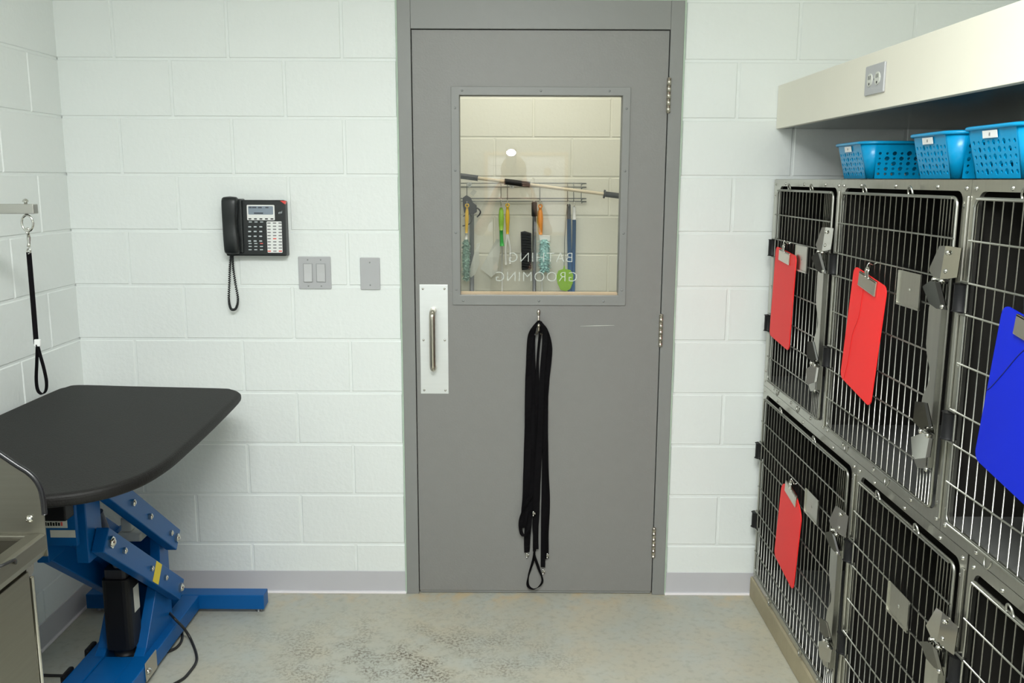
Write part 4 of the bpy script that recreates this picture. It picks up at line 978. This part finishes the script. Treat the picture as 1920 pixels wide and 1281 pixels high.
# cabinet below
MB().box(-1.252, -0.688, TY-1.3, TY-0.008, 0.06, 0.61).box(-0.695, -0.688, TY-1.3, TY-0.008, 0.60, zr-0.05).build('cabinet_body', 'tubsteel', TB)
dr = MB().box(-0.688, -0.668, TY-0.70, TY-0.034, 0.10, 0.785).build('cabinet_door', 'tubsteel', TB, bevel=0.002)
hn = MB().cyl((-0.672, TY-0.020, 0.12), (-0.672, TY-0.020, 0.765), 0.0055, 8).box(-0.688, -0.684, TY-0.012, TY+0.004, 0.10, 0.765).box(-0.688, -0.684, TY-0.034, TY-0.022, 0.10, 0.765)
hn.build('piano_hinge', 'chrome', dr)
MB().cyl((-0.688, TY-0.014, 0.782), (-0.676, TY-0.014, 0.782), 0.013, 14).build('latch_button', 'chrome', TB, bevel=0.003)
for y in (TY-0.05, TY-1.25):
    for x in (-1.22, -0.72): MB().cyl((x, y, 0), (x, y, 0.06), 0.02, 12).build('leg', 'steel', TB)
hs_ = [at(29, 1056, 2, zr-0.012), at(28, 1050, 2, zr+0.007), at(14, 1056, 2, zr+0.009), at(0, 1062, 2, zr+0.009), at(-25, 1068, 2, zr+0.006), at(-60, 1085, 2, zr-0.03), at(-90, 1120, 2, zr-0.10)]
tag(MB().tube(smooth_path(hs_, 6), 0.0032, 8).build('tub_tether', 'cord'), 'black tether lying over the front rim of the steel tub', 'tether')
# ------------------------------------------------------------------ cleaning tools on the hall wall
YT = 1.43
def hp(x, y, Y=YT):
    "point seen through the door window; x,y in a 1626x1281 blow-up of the window"
    return at(850+x*330/1626, 300+y*260/1281, 1, Y)
rk = thing('wire_rack', hp(630, 380), 'grey wire tool rack on the hall wall behind the door window', 'rack')
r_ = MB()
for y, Y in ((215, 1.485), (250, 1.44), (355, 1.485), (382, 1.44)):
    a, b = hp(40, y, Y), hp(1165, y, Y); r_.tube(smooth_path([a, hp(1140, y, Y), hp(1182, y+8, Y), hp(1186, y+20, Y)], 4), 0.0026, 6)
r_.build('rail', 'rackwire', rk)
for x in (125, 440, 500, 800, 1055, 1112, 1182):
    MB().tube([hp(x, 212, 1.485), hp(x, 250, 1.438), hp(x, 384, 1.438), hp(x, 357, 1.485)], 0.0022, 6).build('upright_wire', 'rackwire', rk)
for x, y in ((150, 228), (540, 242)):
    c = hp(x, y, 1.436); w_ = MB().cyl(c, c+Vector((0, -0.003, 0)), 0.0125, 16).dome(c+Vector((0, -0.003, 0)), (0, -1, 0), 0.007, 0.004); w_.build('mounting_washer', 'alu', rk)
for x, y in ((440, 372), (500, 385), (800, 390), (1065, 395), (1118, 400), (127, 395), (745, 388)):
    c = hp(x, y, 1.436)
    MB().tube(smooth_path([c+Vector((0, .004, .012)), c+Vector((0, -.010, .006)), c+Vector((0, -.014, -.012)), c+Vector((0, -.006, -.018)), c+Vector((0, .0, -.012))], 3), 0.0018, 6).build('hook', 'chrome', rk)
# long pole resting across the rack
po = thing('extension_pole', hp(790, 245, 1.40), 'pale extension pole with black grips lying across the wire rack', 'pole')
A0, A1 = hp(20, 143, 1.405), hp(1600, 341, 1.405)
def along(x): return hp(x, 150+(x-80)*0.1255, 1.405)
MB().cyl(along(20), along(1600), 0.0085, 14).build('shaft', 'rope', po)
for x0, x1, rr, m_ in ((20, 226, 0.0145, 'charcoal'), (472, 708, 0.0150, 'black'), (1402, 1600, 0.0145, 'charcoal')):
    MB().cyl(along(x0), along(x1), rr, 16).build('grip', m_, po, bevel=0.003)
MB().cyl(along(1388), along(1402), 0.022, 18).build('grip_flange', 'charcoal', po)

def ring_handle(t, x, y0, y1, r, m_, rx=None, Y=YT):
    "moulded handle with a hanging eye at its top"
    c = hp(x, y0, Y); b = MB().tube([c+Vector((0.0085*math.cos(a), 0, 0.0085*math.sin(a))) for a in [2*math.pi*k/14 for k in range(14)]], 0.0036, 7, closed=True)
    p0, p1 = c-Vector((0, 0, 0.009)), hp(x-(rx or 0), y1, Y)
    n = 9; pr = [0.6, 0.85, 1.0, 1.08, 1.05, 0.95, 0.85, 0.78, 0.7]
    b.tube([p0+(p1-p0)*k/(n-1) for k in range(n)], [r*q_ for q_ in pr], 10)
    b.build('handle', m_, t)
def fluff(t, x, y0, y1, rad, m_, seed, Y=YT):
    rnd = random.Random(seed); a, b_ = hp(x, y0, Y), hp(x, y1, Y); f_ = MB()
    f_.tube([a+(b_-a)*k/8 for k in range(9)], [rad*(0.5+0.35*math.sin(math.pi*k/8)) for k in range(9)], 10)
    for k in range(700):
        s_ = rnd.random(); an = rnd.uniform(0, 2*math.pi); p = a+(b_-a)*s_
        d_ = Vector((math.cos(an), math.sin(an)*0.8, rnd.uniform(-1.3, 0.1))).normalized(); l_ = rad*rnd.uniform(0.8, 1.35)
        sd = d_.cross(Vector((0, 0, 1))).normalized()*rnd.uniform(0.003, 0.007); tip = p+d_*l_+Vector((0, 0, -0.006))
        f_.add([p-sd, p+sd, tip+sd*0.7, tip-sd*0.7], [(0, 1, 2, 3)])
    tag(f_.build('fluffy_head', m_, t), kind='stuff')
G = 'cleaning tools hung on the wire rack'
t = thing('duster', hp(120, 1080), 'yellow handled duster with a dull teal head at the window left edge', 'duster', G)
ring_handle(t, 127, 422, 680, 0.0095, 'yel2', 6)
MB().cyl(hp(121, 675), hp(119, 740), 0.008, 10).build('ferrule', 'white', t); fluff(t, 118, 735, 1075, 0.022, 'teal', 1)
t = thing('mop_pole', hp(172, 1300, 1.455), 'grey mop pole with a black clamp head left of the green brush', 'mop', G)
MB().cyl(hp(170, 480, 1.462), hp(172, 1620, 1.462), 0.0125, 14).build('shaft', 'greypole', t)
hd = MB().prism([(p.x, p.z) for p in (hp(85, 350), hp(120, 325), hp(160, 350), hp(182, 395), hp(215, 420), hp(218, 480), hp(190, 500), hp(100, 490), hp(88, 430))], 1, 1.432, 1.462).build('clamp_head', 'charcoal', t, bevel=0.004, fix=True)
MB().tube(smooth_path([hp(210, 440), hp(235, 455), hp(250, 480), hp(240, 505), hp(218, 528)], 4), 0.004, 7).build('clamp_lever', 'charcoal', hd)
MB().prism([(p.x, p.z) for p in (hp(185, 270), hp(218, 292), hp(185, 335), hp(152, 312))], 1, 1.428, 1.431).build('clamp_tag', 'sticker', hd, fix=True)
MB().tube(smooth_path([hp(90, 520), hp(150, 500), hp(170, 540), hp(150, 590), hp(85, 610)], 4), 0.003, 6).build('strap', 'charcoal', t)
t = thing('plastic_bag', hp(350, 1090), 'milky clear plastic bag hanging beside the green handled brush', 'bag', G)
def sheet(pts, y, amp, th, seed):
    rnd = random.Random(seed); n = len(pts)
    P = [Vector((hp(x_, y_).x, y+rnd.uniform(-amp, amp), hp(x_, y_).z)) for x_, y_ in pts]; Q = [p+Vector((0, th, 0)) for p in P]
    return MB().add(P+Q, [tuple(range(n)), tuple(range(2*n-1, n-1, -1))]+[(i, i+n, (i+1) % n+n, (i+1) % n) for i in range(n)])
sheet([(400, 732), (432, 742), (440, 800), (425, 900), (405, 1040), (350, 1090), (300, 1050), (250, 1010), (310, 900), (365, 790)], 1.452, .004, .006, 1).build('bag_front', 'bag', t, fix=True)
sheet([(218, 775), (250, 770), (235, 850), (240, 960), (200, 1060), (160, 1092), (140, 1060), (165, 960), (195, 850)], 1.446, .004, .006, 2).build('bag_fold', 'bag', t, fix=True)
t = thing('scrub_brush', hp(450, 1250), 'long handled brush with lime and green grip and white rod', 'brush', G)
MB().tube([hp(441, 405), hp(441, 450)], 0.0025, 6).build('hanging_loop', 'chrome', t)
MB().tube([hp(441, 440), hp(443, 470), hp(443, 540), hp(443, 600), hp(443, 650)], [0.007, 0.012, 0.0145, 0.013, 0.010], 12).build('grip', 'lime', t)
MB().tube([hp(443, 645), hp(444, 700), hp(447, 760), hp(450, 795)], [0.010, 0.0095, 0.010, 0.012], 12).build('grip_collar', 'green', t)
MB().cyl(hp(449, 790), hp(452, 1420), 0.005, 10).build('rod', 'white', t)
t = thing('pet_fork', hp(503, 970), 'yellow handled tool with two white prongs beside the green brush', 'tool', G)
ring_handle(t, 501, 420, 685, 0.0105, 'yel2', 0)
MB().tube(smooth_path([hp(500, 680), hp(490, 740), hp(482, 830), hp(486, 960)], 5), 0.006, 8).tube(smooth_path([hp(500, 680), hp(511, 740), hp(527, 830), hp(523, 960)], 5), 0.006, 8).tube(smooth_path([hp(484, 900), hp(486, 968)], 3), 0.0055, 8).build('prongs', 'white', t)
t = thing('hand_brush', hp(670, 1025), 'black bristled hand brush hanging left of the dark grey pole', 'brush', G)
sheet([(622, 668), (660, 660), (722, 680), (722, 1005), (680, 1015), (632, 1022), (628, 900), (625, 780)], 1.44, .002, .03, 4).build('brush_block', 'charcoal', t, fix=True)
for k in range(14):
    y = 675+k*24.5
    MB().obox((hp(630, y)+hp(712, y+10))/2+Vector((0, -0.006, 0)), (hp(712, y+10)-hp(630, y))/2, (0, 0.010, 0), (0, 0, 0.0042)).build('bristle_row', 'black', t, fix=True)
t = thing('broom_pole', hp(748, 1300), 'dark grey pole with a black grip in the middle of the window', 'pole', G)
MB().cyl(hp(748, 515), hp(748, 1600), 0.0100, 14).build('shaft', 'greypole', t)
MB().tube([hp(748, 388), hp(748, 395), hp(748, 515), hp(748, 522)], [0.010, 0.0145, 0.0145, 0.012], 14).build('grip', 'black', t)
t = thing('duster', hp(830, 1010), 'orange handled duster with a pale aqua head right of the grey pole', 'duster', G)
ring_handle(t, 804, 428, 690, 0.0125, 'orange', -4)
MB().tube([hp(786, 470, 1.445), hp(782, 560, 1.445), hp(790, 660, 1.445), hp(800, 690, 1.445)], [0.005, 0.006, 0.006, 0.005], 8).build('handle_back', 'yel2', t)
MB().prism([(p.x, p.z) for p in (hp(790, 690), hp(895, 698), hp(895, 750), hp(800, 760))], 1, 1.425, 1.437).build('head_plate', 'white', t, bevel=0.003, fix=True)
fluff(t, 842, 735, 1000, 0.031, 'aqua', 2)
MB().cyl(hp(820, 985, 1.455), hp(818, 1420, 1.455), 0.0050, 10).build('rod', 'white', t)
t = thing('fly_swatter', hp(1030, 1210), 'lime green fly swatter with a thin wire handle', 'fly swatter', G)
MB().tube(smooth_path([hp(1052, 420, 1.42), hp(1040, 560, 1.42), hp(1028, 760, 1.42), hp(1024, 985, 1.42)], 4), 0.0016, 6).build('wire_handle', 'rackwire', t)
hd = [(1020, 975), (1030, 975), (1032, 1005), (1080, 1015), (1108, 1060), (1104, 1130), (1080, 1190), (1040, 1212), (990, 1200), (962, 1140), (950, 1070), (970, 1020), (1014, 1005)]
sheet(hd, 1.418, 0.0, 0.003, 5).build('swatter_head', 'swat', t, bevel=0.001, fix=True)
t = thing('cleaning_pole', hp(1080, 1300), 'blue pole with a charcoal tip behind the fly swatter', 'pole', G)
MB().cyl(hp(1068, 545, 1.45), hp(1085, 1600, 1.45), 0.0115, 14).build('shaft', 'bluepole', t)
MB().tube([hp(1066, 408, 1.45), hp(1066, 418, 1.45), hp(1067, 552, 1.45)], [0.007, 0.0105, 0.0105], 12).build('tip', 'charcoal', t)
t = thing('cleaning_pole', hp(1110, 1300), 'blue pole with a white tip, rightmost on the rack', 'pole', G)
MB().cyl(hp(1117, 552, 1.465), hp(1098, 1600, 1.465), 0.0105, 14).build('shaft', 'bluepole', t)
MB().tube([hp(1117, 428, 1.465), hp(1117, 440, 1.465), hp(1117, 556, 1.465)], [0.006, 0.009, 0.009], 12).build('tip', 'white', t)

# ------------------------------------------------------------------ rear of the room, seen only in the door glass
wbd = thing('whiteboard', (0.42, YR, 1.22), 'framed whiteboard reflected in the door window', 'whiteboard')
bx0_, bx1_, bz0_, bz1_ = 0.10, 0.84, 1.12, 1.85
MB().frame([(bx0_, bz0_), (bx1_, bz0_), (bx1_, bz1_), (bx0_, bz1_)], [(bx0_+.03, bz0_+.03), (bx1_-.03, bz0_+.03), (bx1_-.03, bz1_-.03), (bx0_+.03, bz1_-.03)], 1, YR, YR+0.02).build('frame', 'tan', wbd, fix=True)
MB().box(bx0_+.03, bx1_-.03, YR, YR+0.008, bz0_+.03, bz1_-.03).build('board', 'board', wbd)
for k in range(6): MB().box(bx0_+.06, bx0_+.30, YR+0.008, YR+0.009, bz1_-.12-k*.09, bz1_-.115-k*.09).build('ruled_line', 'ink', wbd)
MB().cyl((0.66, YR+0.008, 1.68), (0.66, YR+0.012, 1.68), 0.035, 18).build('round_magnet', 'tan', wbd)
# photographer standing behind the viewpoint (reflected in the door glass)
PX, PY = 0.36, -3.62
pr = thing('person', (PX, PY, 0), 'person in a dark top holding a camera, reflected in the door window', 'person')
def skin(name, verts, edges, radii, m_, parent, sub=1, root=0):
    me = bpy.data.meshes.new(name); base_ = wloc(parent)
    me.from_pydata([tuple(Vector(v)-base_) for v in verts], edges, []); me.update()
    o = bpy.data.objects.new(name, me); COL.objects.link(o); o.parent = parent; WL[o.name] = base_.copy()
    sk = o.modifiers.new('skin', 'SKIN'); sk.use_smooth_shade = True
    for i, r in enumerate(radii): me.skin_vertices[0].data[i].radius = r if isinstance(r, tuple) else (r, r)
    for i in range(len(verts)): me.skin_vertices[0].data[i].use_root = (i == root)
    sb = o.modifiers.new('sub', 'SUBSURF'); sb.levels = sub; sb.render_levels = sub
    me.materials.append(MT[m_]); return o
X, Y = PX, PY
V = [(X, Y, .98), (X, Y, 1.10), (X, Y, 1.25), (X, Y+.01, 1.40), (X, Y+.02, 1.49), (X, Y+.04, 1.56), (X, Y+.05, 1.63), (X, Y+.045, 1.71)]
E_ = [(i, i+1) for i in range(7)]; Rr = [(.11, .085), (.12, .09), (.15, .11), (.15, .10), (.055, .055), (.055, .06), (.075, .085), (.07, .085)]
hand = {}
for s in (-1, 1):
    b = len(V)
    V += [(X+s*.17, Y, 1.42), (X+s*.27, Y+.05, 1.20), (X+s*.240, Y+.08, 1.24), (X+s*.135, Y+.145, 1.51), (X+s*.100, Y+.160, 1.570)]
    Rr += [.055, .045, .042, .03, (.022, .036)]
    E_ += [(3, b), (b, b+1), (b+1, b+2), (b+2, b+3), (b+3, b+4)]
    for k in range(5):
        f = len(V); oz = .025-.017*k
        if k == 0: c1, c2 = (X+s*.085, Y+.135, 1.560), (X+s*.062, Y+.132, 1.575)
        else: c1, c2 = (X+s*.088, Y+.200, 1.605+oz), (X+s*.060, Y+.216, 1.608+oz)
        V += [c1, c2]; Rr += [.0095, .008]; E_ += [(b+4, f), (f, f+1)]
    g_ = len(V)
    V += [(X+s*.09, Y, .90), (X+s*.10, Y+.01, .50), (X+s*.10, Y-.01, .09), (X+s*.11, Y+.12, .035)]
    Rr += [(.085, .09), (.058, .06), (.04, .042), (.04, .03)]
    E_ += [(0, g_), (g_, g_+1), (g_+1, g_+2), (g_+2, g_+3)]
skin('body', V, E_, Rr, 'skin', pr)
sv = [(X, Y, .86), (X, Y, 1.06), (X, Y, 1.25), (X, Y+.01, 1.39), (X, Y+.02, 1.45)]; se = [(0, 1), (1, 2), (2, 3), (3, 4)]; sr = [(.185, .145), (.170, .130), (.172, .132), (.165, .115), (.075, .075)]
for s in (-1, 1):
    b = len(sv); sv += [(X+s*.17, Y, 1.42), (X+s*.235, Y+.03, 1.28)]; sr += [.070, .062]; se += [(3, b), (b, b+1)]
skin('shirt', sv, se, sr, 'shirt', pr)
tv = [(X, Y, 1.02), (X, Y, .93)]; te = [(0, 1)]; tr_ = [(.160, .118), (.172, .130)]
for s in (-1, 1):
    b = len(tv); tv += [(X+s*.09, Y, .80), (X+s*.10, Y+.01, .50), (X+s*.10, Y-.01, .07)]; tr_ += [(.10, .105), (.075, .078), (.062, .066)]; te += [(1, b), (b, b+1), (b+1, b+2)]
skin('trousers', tv, te, tr_, 'jeans', pr)
for s in (-1, 1): MB().prism(rrect(X+s*.11-.05, X+s*.11+.05, Y-.09, Y+.19, .045, 4), 2, 0, .075).build('shoe', 'black', pr, bevel=.02, fix=True)
hr = MB().ball((X, Y+.025, 1.685), .098, .112, .108, 18, 10).ball((X-.062, Y-.01, 1.56), .045, .075, .13, 12, 8).ball((X+.062, Y-.01, 1.56), .045, .075, .13, 12, 8)
hr.build('hair', 'hair', pr)
fc = MB().ball((X, Y+.125, 1.61), .011, .016, .022, 10, 8)
for s in (-1, 1): fc.ball((X+s*.033, Y+.122, 1.645), .012, .008, .007, 10, 6).ball((X+s*.086, Y+.05, 1.62), .010, .018, .030, 10, 6)
fc.ball((X, Y+.126, 1.567), .022, .008, .006, 10, 6)
fc.build('face', 'skin', pr)
ck = thing('photo_camera', (CAM.x, CAM.y-.10, 1.56), 'black camera with a flash held by the reflected person', 'camera')
MB().prism(rrect(CAM.x-.068, CAM.x+.068, 1.56, 1.655, .014, 3), 1, CAM.y-.125, CAM.y-.07).build('camera_body', 'black', ck, bevel=.004, fix=True)
MB().cyl((CAM.x, CAM.y-.07, CAM.z-.005), (CAM.x, CAM.y-.028, CAM.z-.005), .034, 20).build('lens', 'black', ck)
MB().box(CAM.x-.025, CAM.x+.025, CAM.y-.12, CAM.y-.075, 1.655, 1.70).build('prism_hump', 'black', ck, bevel=.008)
MB().box(CAM.x-.064, CAM.x+.014, CAM.y-.115, CAM.y-.055, 1.70, 1.835).build('flash_head', 'black', ck, bevel=.004)
MB().prism([(CAM.x-.025+.042*math.cos(a)*.8, 1.806+.024*math.sin(a)) for a in [2*math.pi*k/20 for k in range(20)]], 1, CAM.y-.055, CAM.y-.052).build('flash_lens', 'flash', ck, fix=True)
